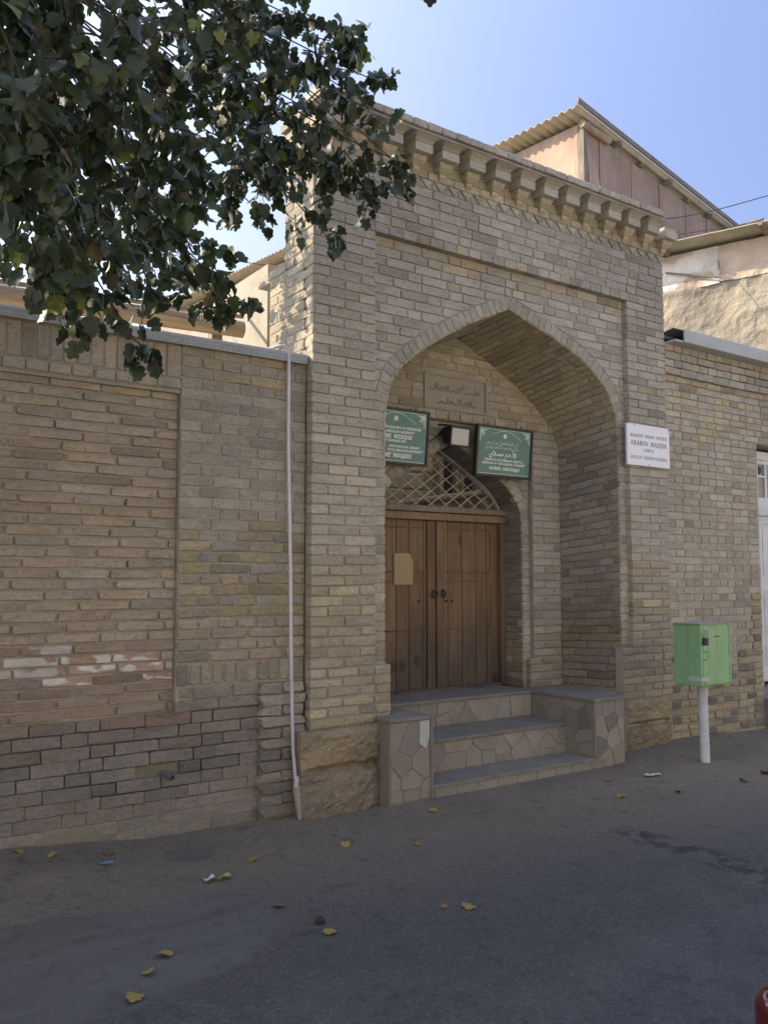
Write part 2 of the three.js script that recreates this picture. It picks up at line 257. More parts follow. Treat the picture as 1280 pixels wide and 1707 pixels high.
// ------------------------------------------------------------------ ground
function groundY(x, z) {
  const foot = x < -1 ? lerp(0.10, 0.0, smooth(-2.3, -0.9, x)) : x < 0 ? 0 : x < 2.8 ? 0.045 * smooth(0, 1, x) : lerp(0.045, 0.10, smooth(2.8, 4.2, x)) - 0.04 * smooth(4.6, 6, x);
  const far = 0.012 + 0.012 * (fbm(x * 0.7 + 9, z * 0.7, 5, 3) - 0.5);
  let y = lerp(foot, far, smooth(0.0, 1.4, z)) + 0.012 * (fbm(x * 2.5, z * 2.5, 7, 3) - 0.5);
  if (z < 0.12) y += 0.02 * smooth(0.12, -0.1, z) * fbm(x * 6, z * 6, 12, 2);
  return y;
}
{
  for (const [x0, x1] of [[-3.6, 1.4], [1.4, 8.4]]) { const z0 = -0.42, z1 = 5.6, W = 2048, H = 1024;
  const cracks = []; srand(77);
  const crack = (x, z, a, n, st, k) => { for (let i = 0; i < n; i++) { a += rr(-1.0, 1.0); const nx = x + Math.cos(a) * st, nz = z + Math.sin(a) * st; cracks.push([x, z, nx, nz, k]); if (rnd() < 0.08) crack(nx, nz, a + rr(-1.3, 1.3), n >> 2, st, k * 0.8); x = nx; z = nz; } };
  crack(-1.05, 1.12, 0.2, 14, 0.03, 0.5); crack(-1.3, 1.75, -0.5, 22, 0.04, 0.45); crack(-1.95, 1.9, 1.2, 12, 0.04, 0.4); crack(-1.15, 0.2, 1.6, 9, 0.035, 0.6); crack(-2.2, 1.1, 1.0, 10, 0.04, 0.3);
  crack(1.5, 1.8, 1.2, 22, 0.03, 0.6); crack(1.62, 2.3, 1.4, 9, 0.035, 0.9); crack(-0.1, 0.5, 0.2, 8, 0.04, 0.8);
  const img = new Float32Array(W * H);
  for (const [ax, az, bx, bz, k] of cracks) for (let t = 0; t <= 1; t += 0.1) {
    const px = (lerp(ax, bx, t) - x0) / (x1 - x0) * W, pz = (lerp(az, bz, t) - z0) / (z1 - z0) * H, R = 1 + rnd() * 0.9;
    for (let j = -2; j <= 2; j++) for (let i = -2; i <= 2; i++) { const d = Math.hypot(i, j); if (d <= R) { const q = Math.floor(pz + j) * W + Math.floor(px + i); if (q >= 0 && q < W * H) img[q] = Math.max(img[q], k * (1 - d / 3)); } }
  }
  const patch = (x, z) => { // smoother cement patch in the lower left and a tongue to the right of it
    const n = fbm(x * 3, z * 3, 41, 3) - 0.5, a = smooth(0.12, -0.02, Math.hypot((x + 2.2) / 1.0, (z - 1.55) / 0.52) - 1 + n * 0.5);
    const b = smooth(0.1, -0.02, Math.hypot((x + 1.4) / 0.42, (z - 1.35) / 0.28) - 1 + n * 0.4), c = smooth(0.1, -0.02, Math.hypot((x + 1.05) / 0.16, (z - 0.36) / 0.14) - 1 + n * 0.3);
    return Math.max(a, b, c);
  };
  const map = tex(W, H, (u, v) => {
    const x = lerp(x0, x1, u), z = lerp(z0, z1, v);
    const grain = vnoise(x * 240, z * 240, 2) - 0.5, g2 = vnoise(x * 70, z * 70, 3) - 0.5, big = fbm(x * 0.9, z * 1.3, 8, 4), mid = fbm(x * 5, z * 6, 9, 4);
    const dirt = clamp(smooth(2.3, 0.2, z - 0.26 * Math.max(0, x - 1) + 1.1 * (big - 0.5) + 0.6 * (mid - 0.5)) + 0.16 * (mid - 0.5));
    let c = [lerp(0.068, 0.185, dirt), lerp(0.067, 0.16, dirt), lerp(0.068, 0.124, dirt)];
    let k = 1 + lerp(0.8, 0.4, dirt) * grain + lerp(0.4, 0.22, dirt) * g2 + 0.3 * (mid - 0.5) + 0.4 * (big - 0.5); const ag = vnoise(x * 105, z * 105, 73); if (ag > 0.86) k *= lerp(1.5, 1.2, dirt); else if (ag < 0.1) k *= 0.7; if (vnoise(x * 46, z * 46, 71) > 0.94) k *= 0.7;
    const p = patch(x, z); if (p > 0) { k = lerp(k, 0.98 + 0.12 * grain + 0.4 * (fbm(x * 2, z * 18, 33, 3) - 0.5), p); c = c.map((q, i) => lerp(q, [0.112, 0.11, 0.11][i], p * 0.75)); }
    const st = smooth(0.14, 0, Math.abs(x - 1.6 - 0.12 * (fbm(z * 2, 4, 6, 2) - 0.5)) - 0.06) * smooth(1.45, 1.7, z) * smooth(3.0, 2.7, z) * smooth(0.46, 0.6, fbm(x * 11, z * 11, 51, 3)); k *= 1 - 0.6 * st;
    const sp = fbm(x * 14, z * 14, 61, 2); if (sp > 0.74) k *= 0.8;
    k *= 1 - 0.75 * img[Math.min(H - 1, Math.floor(v * H)) * W + Math.min(W - 1, Math.floor(u * W))];
    return [c[0] * k, c[1] * k, c[2] * k].map((q) => Math.pow(Math.max(q, 0.004), 1 / 2.2));
  }, { repeat: false });
  map.colorSpace = THREE.SRGBColorSpace;
  const bump = tex(1024, 1024, (u, v) => 0.35 * vnoise(u * 180, v * 180, 2, 180) + 0.4 * vnoise(u * 85, v * 85, 3, 85) + 0.25 * fbm(u * 12, v * 12, 9, 4, 12));
  bump.repeat.set((x1 - x0) / 1.6, (z1 - z0) / 1.6);
  const g = new THREE.PlaneGeometry(x1 - x0, z1 - z0, 140, 120); g.rotateX(-Math.PI / 2); g.translate((x0 + x1) / 2, 0, (z0 + z1) / 2);
  const p = g.attributes.position; for (let i = 0; i < p.count; i++) { const x = p.getX(i), z = p.getZ(i); p.setY(i, groundY(x, z)); const e = 0; }
  const uv = g.attributes.uv; for (let i = 0; i < p.count; i++) uv.setXY(i, (p.getX(i) - x0) / (x1 - x0), (p.getZ(i) - z0) / (z1 - z0));
  g.computeVertexNormals();
  const road = part('road', g, std({ map, bumpMap: bump, bumpScale: 0.007, roughness: 0.93 }), scene); road.userData.kind = 'structure';
  }
  const far = new THREE.PlaneGeometry(600, 600, 1, 1); far.rotateX(-Math.PI / 2); far.translate(0, -0.06, 0); metreUV(far);
  const m2 = mortarBump.clone(); m2.repeat.set(0.6, 0.6); m2.needsUpdate = true;
  const ground = part('ground', metreUV(far), std({ bumpMap: m2, bumpScale: 0.004, color: lin(0.22, 0.2, 0.17) }), scene); ground.userData.kind = 'structure';
}

// ------------------------------------------------------------------ the brick gateway
const archPts = [[3.575, 0.6], [3.585, 1.6], [3.59, 2.4], [3.592, 2.98], [3.585, 3.22], [3.565, 3.40], [3.50, 3.545], [3.355, 3.71], [3.10, 3.878], [2.775, 4.015], [2.40, 4.135], [2.13, 4.222],
  [1.79, 4.065], [1.41, 3.86], [1.20, 3.728], [1.005, 3.585], [0.892, 3.48], [0.812, 3.353], [0.772, 3.198], [0.752, 3.04], [0.752, 2.4], [0.752, 1.6], [0.752, 0.6]];
const backPts = [[3.455, 0.6], [3.455, 1.6], [3.455, 2.35], [3.45, 2.85], [3.44, 3.03], [3.41, 3.19], [3.33, 3.34], [3.19, 3.475], [2.94, 3.66], [2.60, 3.85], [2.30, 3.995], [2.06, 4.10],
  [1.80, 3.985], [1.49, 3.84], [1.22, 3.70], [1.0, 3.52], [0.88, 3.38], [0.79, 3.2], [0.74, 3.04], [0.72, 2.85], [0.715, 2.3], [0.715, 1.6], [0.715, 0.6]];
function resample(pts, apex, n) { // smooth each half, keep the point at the top
  const half = (a) => new THREE.CatmullRomCurve3(a.map((p) => new THREE.Vector3(p[0], p[1], 0)), false, 'centripetal').getSpacedPoints(n);
  const A = half(pts.slice(0, apex + 1)), B = half(pts.slice(apex)); return [...A, ...B.slice(1)].map((p) => [p.x, p.y]);
}
class Profile {
  constructor(pts, apex, n = 60) { this.p = resample(pts, apex, n); this.s = [0]; for (let i = 1; i < this.p.length; i++) this.s.push(this.s[i - 1] + Math.hypot(this.p[i][0] - this.p[i - 1][0], this.p[i][1] - this.p[i - 1][1])); this.length = this.s[this.s.length - 1]; this.apexS = this.s[n]; }
  at(s) { const S = this.s; let i = 1; while (i < S.length - 1 && S[i] < s) i++; const t = (s - S[i - 1]) / (S[i] - S[i - 1]), a = this.p[i - 1], b = this.p[i], L = Math.hypot(b[0] - a[0], b[1] - a[1]); return { x: lerp(a[0], b[0], t), y: lerp(a[1], b[1], t), nx: (b[1] - a[1]) / L, ny: -(b[0] - a[0]) / L }; } // n points out of the opening
  offset(d) { return this.p.map((q, i) => { const c = this.at(clamp(this.s[i], 1e-4, this.length - 1e-4)); return [q[0] + c.nx * d, q[1] + c.ny * d]; }); }
  edges(y, d) { // [left x, right x] of the outline pushed out by d at height y, or null above it
    const o = this.offset(d), n = (o.length - 1) / 2; let R = null, L = null;
    for (let i = 0; i < o.length - 1; i++) { const a = o[i], b = o[i + 1]; if ((a[1] - y) * (b[1] - y) <= 0 && a[1] !== b[1]) { const x = lerp(a[0], b[0], (y - a[1]) / (b[1] - a[1])); if (i < n) R = R === null ? x : Math.max(R, x); else L = L === null ? x : Math.min(L, x); } }
    return L !== null && R !== null ? [L, R] : null;
  }
}
const ARCH = new Profile(archPts, 11), BACK = new Profile(backPts, 11);
const innerPts = [[2.955, 0.55], [2.955, 1.5], [2.955, 2.2], [2.945, 2.40], [2.90, 2.51], [2.855, 2.575], [2.755, 2.68], [2.655, 2.75], [2.36, 2.92], [2.07, 3.075], [1.78, 2.92], [1.485, 2.75], [1.385, 2.68], [1.285, 2.575], [1.24, 2.51], [1.195, 2.40], [1.185, 2.2], [1.185, 1.5], [1.185, 0.55]];
const INNER = new Profile(innerPts, 9);
const ZR = -0.06, ZB = -0.73, ZI = -0.79, ZD = -1.09;      // recess panel, back wall of the niche, its inner panel, door
const gate = thing('brick_gateway', 'tall tan brick mosque gateway with pointed arch niche and corbelled cornice', 'gateway');
{
  srand(5);
  const core = [];
  core.push(poly([[0.036, -0.1], [0.764, -0.1], [0.764, 1.07], [0.606, 1.07], [0.606, 4.586], [3.706, 4.586], [3.706, 1.07], [3.546, 1.07], [3.546, -0.1], [4.284, -0.1], [4.284, 5.44], [0.036, 5.44]], -0.1, -0.0065));
  { const o = ARCH.offset(0.012); const pts = [[3.75, 0.3], [3.75, 4.62], [0.56, 4.62], [0.56, 0.3], [o[o.length - 1][0], 0.3], ...o.slice().reverse(), [o[0][0], 0.3]]; core.push(poly(pts, -0.16, ZR - 0.0065)); }
  core.push(box(0.036, 0.69, -0.1, 4.33, -0.73, -0.16), box(3.65, 4.284, -0.1, 4.33, -0.95, -0.16), box(0.036, 4.284, 4.26, 5.44, -0.46, -0.1), box(0.036, 4.284, 4.25, 4.34, -0.95, -0.46));
  { // mortar behind the vault bricks, front profile to back profile
    const n = ARCH.p.length, pos = [], uv = []; const F = ARCH.offset(0.008), B = BACK.offset(0.008);
    for (let i = 0; i + 1 < n; i++) { const q = [[F[i], -0.07, ARCH.s[i]], [B[i], -0.76, ARCH.s[i]], [B[i + 1], -0.76, ARCH.s[i + 1]], [F[i + 1], -0.07, ARCH.s[i + 1]]]; for (const k of [0, 2, 1, 0, 3, 2]) { pos.push(q[k][0][0], q[k][0][1], q[k][1]); uv.push(q[k][1], q[k][2]); } }
    core.push(toGeo(pos, null, uv));
  }
  { const y0 = 0.3; core.push(poly([[0.2, y0], [1.0, y0], [1.0, 0.93], [1.08, 0.93], [1.08, 3.27], [3.06, 3.27], [3.06, 0.93], [3.02, 0.93], [3.02, y0], [4.284, y0], [4.284, 4.3], [0.2, 4.3]], -0.79, ZB - 0.006)); }
  { const o = INNER.offset(0.008); core.push(poly([[4.0, 0.3], [4.0, 4.3], [0.4, 4.3], [0.4, 0.3], [o[o.length - 1][0], 0.3], ...o.slice().reverse(), [o[0][0], 0.3]], -1.2, ZI - 0.005)); }
  part('mortar_core', core, M.mortar, gate);

  const list = [];
  const weather = (x, y) => fbm(x * 1.3, y * 1.3, 91, 3);
  const frontStyle = (x, y) => {
    const low = y < 1.95 + 0.35 * (fbm(x * 2.2, 3, 4, 2) - 0.5), vlow = y < 1.1, wv = weather(x, y);
    if (low) { const e = rnd() < 0.22; return { w: rr(0.003, 0.011), ch: rr(0.004, 0.007), jit: 0.004, round: 0.008, tilt: 0.03, bulge: 0.001, back: -0.07, color: hue(y < 1.6 ? (rnd() < 0.7 ? PAL.yellow : PAL.tan) : pick([PAL.tan, PAL.olive, PAL.mauve, PAL.yellow]), (e ? 0.86 : 1) * lerp(0.92, 1.04, wv), vlow ? 0.1 : 0.25) }; }
    const flush = wv > 0.52; return { w: flush ? rr(-0.001, 0.003) : rr(0.003, 0.0085), ch: 0.0014, jit: 0.0025, round: 0.007, tilt: 0.022, back: -0.07, color: hue(rnd() < 0.03 ? PAL.yellow : PAL.mauve, lerp(0.92, 1.06, wv), flush ? 0.4 : 0.15) };
  };
  const bond = (r) => r % 2 ? { first: 0.148, cycle: [0.292, 0.148, 0.292] } : { first: 0.292, cycle: [0.292, 0.148] };
  const bondLong = (r) => { const o = [0.148, 0.292, 0.22, 0.07][r % 4]; return { first: o, cycle: r % 2 ? [0.292, 0.148] : [0.292, 0.292, 0.148] }; };
  const F = frontMap(0);
  courses(list, F, 0.625, 1.07, 0.0775, 0.015, () => [[0.03, 0.757]], bond, frontStyle);
  courses(list, F, 0.565, 1.07, 0.0775, 0.013, () => [[3.552, 4.29]], bond, frontStyle);
  courses(list, F, 1.07, 4.58, 0.0775, 0.0125, () => [[0.03, 0.612], [3.70, 4.29]], bond, frontStyle);
  courses(list, F, 4.58, 4.66, 0.08, 0.007, () => [[0.03, 4.29]], () => ({ first: 0.148, cycle: [0.142] }), (x, y) => ({ ...frontStyle(x, y), w: 0.008 }));
  courses(list, F, 4.66, 5.085, 0.084, 0.0125, () => [[0.03, 4.29]], bondLong, (x, y, r) => frontStyle(x, y));
  // recessed panel round the arch, then the ring of voussoirs
  const RP = frontMap(ZR);
  courses(list, RP, 3.05, 4.578, 0.081, 0.0125, (y) => { const e = ARCH.edges(y, 0.132); if (!e) return [[0.613, 3.699]]; const r = []; if (e[0] > 0.64) r.push([0.613, e[0]]); else r.push([0.613, 0.613]); if (e[1] < 3.67) r.push([e[1], 3.699]); else r.push([3.699, 3.699]); return r; },
    bondLong, (x, y, r, len) => len < 0.03 ? null : ({ ...frontStyle(x, y + 1), color: hue(y > 4.40 && rnd() < 0.5 ? PAL.yellow : PAL.mauve, lerp(0.94, 1.06, weather(x, y)), 0.08), back: -0.02 }));
  const ringMap = (u, v, w) => { const c = ARCH.at(clamp(v, 1e-4, ARCH.length - 1e-4)); return [c.x + c.nx * u, c.y + c.ny * u, ZR + w]; };
  const startS = 0.42; courses(list, ringMap, startS, ARCH.apexS - 0.002, 0.078, 0.005, () => [[0.0, 0.125]], () => ({ first: 9, cycle: [9] }), (u, v, r, len) => { const s = frontStyle(0.5, v > 1.3 ? 3 : 1.5); return { ...s, w: v > 1.3 ? rr(0.0005, 0.002) : s.w, ch: 0.0025, back: -0.05, color: hue(v > 1.5 ? PAL.mauve : PAL.yellow, 1.0, 0.5) }; });
  courses(list, ringMap, ARCH.apexS + 0.002, ARCH.length - startS, 0.078, 0.005, () => [[0.0, 0.125]], () => ({ first: 9, cycle: [9] }), (u, v, r, len) => { const s = frontStyle(0.5, v < ARCH.length - 1.3 ? 3 : 1.5); return { ...s, w: rr(0.0005, 0.002), ch: 0.0025, back: -0.05, color: hue(v < ARCH.length - 1.6 ? PAL.mauve : PAL.yellow, 1.0, 0.5) }; });
  // vault and reveals of the niche; reveal tones lowered to paint its shade
  const D = ZR - ZB;
  const vaultMap = (u, v, w) => { const f = clamp(v / ARCH.length, 1e-4, 1 - 1e-4), a = ARCH.at(f * ARCH.length), b = BACK.at(f * BACK.length), t = u / D, nx = lerp(b.nx, a.nx, t), ny = lerp(b.ny, a.ny, t); return [lerp(b.x, a.x, t) - nx * w, lerp(b.y, a.y, t) - ny * w, ZB + u]; };
  const vb = (r) => ({ first: [0.15, 0.29, 0.22, 0.1][r % 4], cycle: r % 3 ? [0.292, 0.148] : [0.292, 0.148, 0.148] });
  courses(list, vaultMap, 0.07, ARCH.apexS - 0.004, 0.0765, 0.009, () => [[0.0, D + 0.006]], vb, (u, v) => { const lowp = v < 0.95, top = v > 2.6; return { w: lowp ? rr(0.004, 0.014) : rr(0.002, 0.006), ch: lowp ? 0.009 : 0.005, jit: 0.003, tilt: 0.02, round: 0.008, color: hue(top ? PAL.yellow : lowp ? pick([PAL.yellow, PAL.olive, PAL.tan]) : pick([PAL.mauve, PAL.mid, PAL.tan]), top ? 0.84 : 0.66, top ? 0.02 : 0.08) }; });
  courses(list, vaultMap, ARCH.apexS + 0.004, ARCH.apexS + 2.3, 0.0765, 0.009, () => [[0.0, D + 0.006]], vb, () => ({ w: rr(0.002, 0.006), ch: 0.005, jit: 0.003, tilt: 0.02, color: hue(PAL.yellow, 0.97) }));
  // back wall of the niche
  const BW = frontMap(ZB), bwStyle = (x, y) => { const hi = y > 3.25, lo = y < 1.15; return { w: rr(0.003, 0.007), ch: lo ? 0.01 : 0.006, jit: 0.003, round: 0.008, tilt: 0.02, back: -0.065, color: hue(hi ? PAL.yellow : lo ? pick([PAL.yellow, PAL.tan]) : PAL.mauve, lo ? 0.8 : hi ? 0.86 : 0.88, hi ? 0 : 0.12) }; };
  const tablet = (a, b) => (y) => { const e = BACK.edges(y, 0.0); const L = e ? e[0] : 1.9, R = e ? e[1] : 2.2; return y > 3.37 && y < 3.715 ? [[L, 1.655], [2.455, R]] : [[L, R]]; };
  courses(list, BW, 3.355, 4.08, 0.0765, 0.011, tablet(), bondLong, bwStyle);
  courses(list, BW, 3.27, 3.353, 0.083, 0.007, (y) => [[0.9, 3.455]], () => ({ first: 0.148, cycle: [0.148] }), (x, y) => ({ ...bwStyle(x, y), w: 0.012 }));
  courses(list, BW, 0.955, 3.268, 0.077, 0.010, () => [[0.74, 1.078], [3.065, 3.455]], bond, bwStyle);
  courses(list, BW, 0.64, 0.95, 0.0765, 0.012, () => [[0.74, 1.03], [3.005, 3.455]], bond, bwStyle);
  const IP = frontMap(ZI);
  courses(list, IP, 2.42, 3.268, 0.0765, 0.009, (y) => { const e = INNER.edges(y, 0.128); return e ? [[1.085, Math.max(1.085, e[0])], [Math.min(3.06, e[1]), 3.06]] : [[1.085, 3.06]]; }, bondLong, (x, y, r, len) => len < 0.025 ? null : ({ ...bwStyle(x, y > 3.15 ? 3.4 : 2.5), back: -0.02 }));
  const innerRing = (u, v, w) => { const c = INNER.at(clamp(v, 1e-4, INNER.length - 1e-4)); return [c.x + c.nx * u, c.y + c.ny * u, ZI + w]; };
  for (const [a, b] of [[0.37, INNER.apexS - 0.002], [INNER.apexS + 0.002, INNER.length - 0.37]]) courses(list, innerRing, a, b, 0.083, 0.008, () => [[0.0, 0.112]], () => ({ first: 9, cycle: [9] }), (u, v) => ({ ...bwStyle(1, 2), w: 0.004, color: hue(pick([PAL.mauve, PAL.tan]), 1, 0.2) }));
  const DI = 0.32, jambMap = (u, v, w) => { const c = INNER.at(clamp(v, 1e-4, INNER.length - 1e-4)); return [c.x - c.nx * w, c.y - c.ny * w, ZI - DI + u]; };  // jamb bricks below are toned down, reveal shade put in their colour
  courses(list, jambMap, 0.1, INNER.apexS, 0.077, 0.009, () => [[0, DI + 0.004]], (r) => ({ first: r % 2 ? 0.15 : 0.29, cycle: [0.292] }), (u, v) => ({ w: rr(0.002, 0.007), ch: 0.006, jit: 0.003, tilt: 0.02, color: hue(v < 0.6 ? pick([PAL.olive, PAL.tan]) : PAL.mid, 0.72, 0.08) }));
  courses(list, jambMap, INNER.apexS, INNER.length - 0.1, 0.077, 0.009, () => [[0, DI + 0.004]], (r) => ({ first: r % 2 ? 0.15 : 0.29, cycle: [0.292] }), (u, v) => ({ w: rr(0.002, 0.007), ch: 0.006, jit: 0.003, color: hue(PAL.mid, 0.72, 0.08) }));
  // left flank, in the sun above the side wall, and the right flank
  const bs = (r) => ({ first: r % 2 ? 0.148 : 0.29, cycle: [0.148, 0.292] });
  courses(list, sideMap(0.036), 3.3, 4.34, 0.0775, 0.010, () => [[-0.72 + rr(-0.01, 0.01), 0.004]], bs, (u, y) => ({ w: rr(0.003, 0.009), ch: 0.007, jit: 0.003, round: 0.009, tilt: 0.02, color: hue(PAL.tan, 0.98) }));
  courses(list, sideMap(0.036), 4.34, 5.43, 0.0775, 0.010, () => [[-0.47, 0.004]], bs, (u, y) => ({ w: rr(0.003, 0.009), ch: 0.007, jit: 0.003, round: 0.009, tilt: 0.02, color: hue(PAL.tan, 0.98) }));
  const eastMap = planeMap(4.284, 0, 0, [0, 0, -1], [0, 1, 0], [1, 0, 0]);
  courses(list, eastMap, 4.3, 5.43, 0.0775, 0.010, () => [[0, 0.46]], bs, () => ({ color: hue(PAL.tan) }));

  // cornice: saw-tooth course, corbels, fillet, top course
  courses(list, frontMap(0.012), 5.158, 5.235, 0.077, 0.008, () => [[0.02, 4.30]], () => ({ first: 0.25, cycle: [0.292] }), () => ({ w: 0.006, ch: 0.005, jit: 0.002, back: -0.03, color: hue(PAL.yellow, 1.05) }));
  courses(list, frontMap(0), 5.237, 5.43, 0.095, 0.008, () => [[0.02, 4.30]], () => ({ first: 0.148, cycle: [0.297, 0.297] }), () => ({ w: 0.004, ch: 0.005, color: hue(PAL.yellow, 0.97) }));
  for (let x = 0.035; x < 4.2; x += 0.1475) list.push(block(frontMap(0.0), [[x + 0.072, 5.088], [x + 0.140, 5.154], [x + 0.004, 5.154]], { w: 0.018, ch: 0.001, jit: 0.001, color: hue(PAL.mauve, 1.05) }));
  courses(list, frontMap(0), 5.086, 5.157, 0.07, 0.004, () => [[0.03, 4.29]], () => ({ first: 0.1475, cycle: [0.1475] }), () => ({ w: 0.001, ch: 0.002, color: hue(PAL.mauve, 1.0) }));
  courses(list, frontMap(0.25), 5.45, 5.515, 0.065, 0.005, () => [[-0.06, 4.02]], () => ({ first: 0.148, cycle: [0.148] }), () => ({ w: rr(0, 0.006), ch: 0.005, jit: 0.003, tilt: 0.04, back: -0.3, color: hue(PAL.mauve, 1.0) }));
  setBricks(gate, list, M.brick);

  const ring = (hw, d, y) => [[-hw, y, -0.02], [-hw, y, d], [hw, y, d], [hw, y, -0.02]];
  function loft(rings) { const pos = [], uv = []; const quad = (a, b, c, d) => { for (const p of [a, b, c, a, c, d]) { pos.push(...p); uv.push(p[0] + p[2] * 0.7, p[1] + p[2] * 0.5); } };
    for (let i = 0; i + 1 < rings.length; i++) for (let k = 0; k < 3; k++) quad(rings[i][k], rings[i][k + 1], rings[i + 1][k + 1], rings[i + 1][k]);
    const b = rings[0], t = rings[rings.length - 1]; quad(b[3], b[2], b[1], b[0]); quad(t[0], t[1], t[2], t[3]); return toGeo(pos, null, uv); }
  for (let k = 0; k < 15; k++) {
    const cx = 0.1 + k * 0.297, last = k === 14, j = rr(-0.006, 0.006);
    const c = new THREE.Group(); c.name = 'corbel'; c.position.set(cx + j, 0, 0); gate.add(c);
    const y1 = hue(PAL.yellow, 1.08), y2 = hue(PAL.yellow, 1.0), g1 = hue(PAL.mauve, 1.05), g2 = hue(PAL.mauve, 1.0), b = rr(0.9, 1.05);
    part('tip_block', tint(loft([ring(0.018, 0.012, 5.165), ring(0.034, 0.05, 5.20), ring(0.036, 0.052, 5.226)]), ...y1), M.brick, c);
    part('moulded_block', tint(loft([ring(0.045, 0.06, 5.228), ring(0.047, 0.062, 5.238), ring(0.060, 0.072, 5.244), ring(0.066, 0.095, 5.262), ring(0.070, 0.105, 5.285), ring(0.070, 0.106, 5.300)]), ...y2), M.brick, c);
    part('square_block', tint(loft([ring(0.088, 0.158, 5.3035), ring(0.090, 0.161, 5.307), ring(0.091, 0.162, 5.376), ring(0.089, 0.160, 5.379)].map((r) => r)), ...g1), M.brick, c);
    part('cove_block', tint(loft(last ? [ring(0.087, 0.128, 5.383), ring(0.089, 0.14, 5.42), ring(0.06, 0.1, 5.432)] : [ring(0.091, 0.161, 5.383), ring(0.091, 0.163, 5.390), ring(0.095, 0.175, 5.400), ring(0.103, 0.196, 5.411), ring(0.116, 0.214, 5.419), ring(0.128, 0.224, 5.424)]), ...g2), M.brick, c);
  }
  part('cornice_fillet', [tint(box(-0.05, 4.06, 5.4245, 5.449, -0.1, 0.230, 0.004), 0.39, 0.335, 0.285)], M.brick, gate);
  part('roof_cap', [tint(box(0.0, 4.27, 5.44, 5.50, -0.5, -0.06), 0.36, 0.32, 0.27)], M.brick, gate);

  // rough plinth stones under the pillars
  srand(41);
  const rock = (x0, x1, y0, y1, z, c, amp) => { // weathered stone block with an uneven face
    const nx = 22, ny = 18, pos = [], uv = [], col = []; const P = (i, j) => { const u = i / nx, v = j / ny, e = Math.min(u, 1 - u, v, 1 - v), round = 0.05 * (1 - smooth(0, 0.16, e)); const x = lerp(x0, x1, u), y = lerp(y0, y1, v), b = 1 - smooth(0, 0.2, e); return [x + 0.04 * b * (fbm(y * 9, x0 * 7, 3, 3) - 0.5) , y + 0.03 * b * (fbm(x * 9, y0 * 5, 5, 3) - 0.5), z - round + amp * (fbm(x * 6, y * 8, 7, 4) - 0.5) + amp * 0.5 * (vnoise(x * 40, y * 40, 9) - 0.5)]; };
    const C = (x, y) => { const k = 0.82 + 0.4 * fbm(x * 5, y * 5, 13, 3); return [c[0] * k, c[1] * k, c[2] * k]; };
    for (let i = 0; i < nx; i++) for (let j = 0; j < ny; j++) { const q = [P(i, j), P(i + 1, j), P(i + 1, j + 1), P(i, j + 1)]; for (const k of [0, 1, 2, 0, 2, 3]) { pos.push(...q[k]); uv.push(q[k][0], q[k][1]); col.push(...C(q[k][0], q[k][1])); } }
    const side = (f, n) => { for (let i = 0; i < n; i++) { const a = f(i), b = f(i + 1), A = [a[0], a[1], -0.1], B = [b[0], b[1], -0.1]; for (const p of [a, A, B, a, B, b]) { pos.push(...p); uv.push(p[0] + p[2], p[1]); col.push(...C(p[0], p[1])); } } };
    side((i) => P(i, 0), nx); side((i) => P(nx, i), ny); side((i) => P(nx - i, ny), nx); side((i) => P(0, ny - i), ny);
    return toGeo(pos, null, uv, col);
  };
  part('plinth_stone', rock(-0.08, 0.665, 0.345, 0.625, 0.115, [0.345, 0.28, 0.185], 0.045), M.plinth, gate);
  part('plinth_stone', rock(-0.075, 0.675, -0.07, 0.349, 0.108, [0.27, 0.228, 0.17], 0.05), M.plinth, gate);
  part('plinth_stone', rock(3.50, 4.27, 0.325, 0.567, 0.04, [0.36, 0.295, 0.19], 0.03), M.plinth, gate);
  part('plinth_stone', rock(3.50, 4.25, -0.02, 0.32, 0.035, [0.29, 0.24, 0.165], 0.06), M.plinth, gate);

  // carved tablet over the inner arch: sunk field with two lines of raised script
  const t = part('carved_tablet', [box(1.665, 2.445, 3.375, 3.705, -0.76, -0.728, 0.006)], std({ map: stoneMap, bumpMap: mortarBump, bumpScale: 0.003, color: lin(0.40, 0.355, 0.265) }), gate);
  const sm = std({ map: stoneMap, color: lin(0.33, 0.29, 0.21) });
  part('border', [box(1.665, 2.445, 3.692, 3.712, -0.728, -0.718), box(1.665, 2.445, 3.368, 3.388, -0.728, -0.718), box(1.66, 1.682, 3.388, 3.692, -0.728, -0.718), box(2.42, 2.45, 3.388, 3.692, -0.728, -0.712)], std({ map: stoneMap, color: lin(0.39, 0.345, 0.28) }), t);
  const glyph = [[[0, .2], [.05, 0], [.22, 0], [.27, .12]], [[.3, .5], [.3, .1], [.2, -.05]], [[.36, .55], [.5, .42], [.4, .25], [.55, .02], [.75, .05], [.72, .2], [.62, .22]], [[.8, .1], [.85, .3], [.95, .3], [.92, .0], [.85, -.15]], [[1.02, .45], [1.03, 0]], [[1.1, .5], [1.12, .02], [1.3, 0], [1.32, .12]],
    [[1.4, .2], [1.42, .02], [1.58, 0], [1.7, .05], [1.9, .55], [2.1, .6]], [[1.55, .3], [1.75, .25], [1.95, .3]], [[2.0, .0], [2.2, -.02], [2.25, .15], [2.32, .0], [2.38, .15], [2.45, 0], [2.6, .0]], [[2.65, .55], [2.66, -.02]], [[2.75, .02], [2.8, .25], [2.95, .2], [2.9, .03], [2.75, .02]]];
  for (const [y, dy, off] of [[3.585, 1, 0], [3.46, 0.9, 1.37]]) for (const s of glyph) {
    const P = s.map(([a, b]) => [1.735 + ((a + off) % 3) * 0.208, y + (b - 0.25) * 0.13 * dy * 0.9, -0.7275]);
    if (P.every((p, i) => !i || Math.abs(p[0] - P[i - 1][0]) < 0.2)) part('letter', tube(P, 0.0085, 14, 5), sm, t);
  }

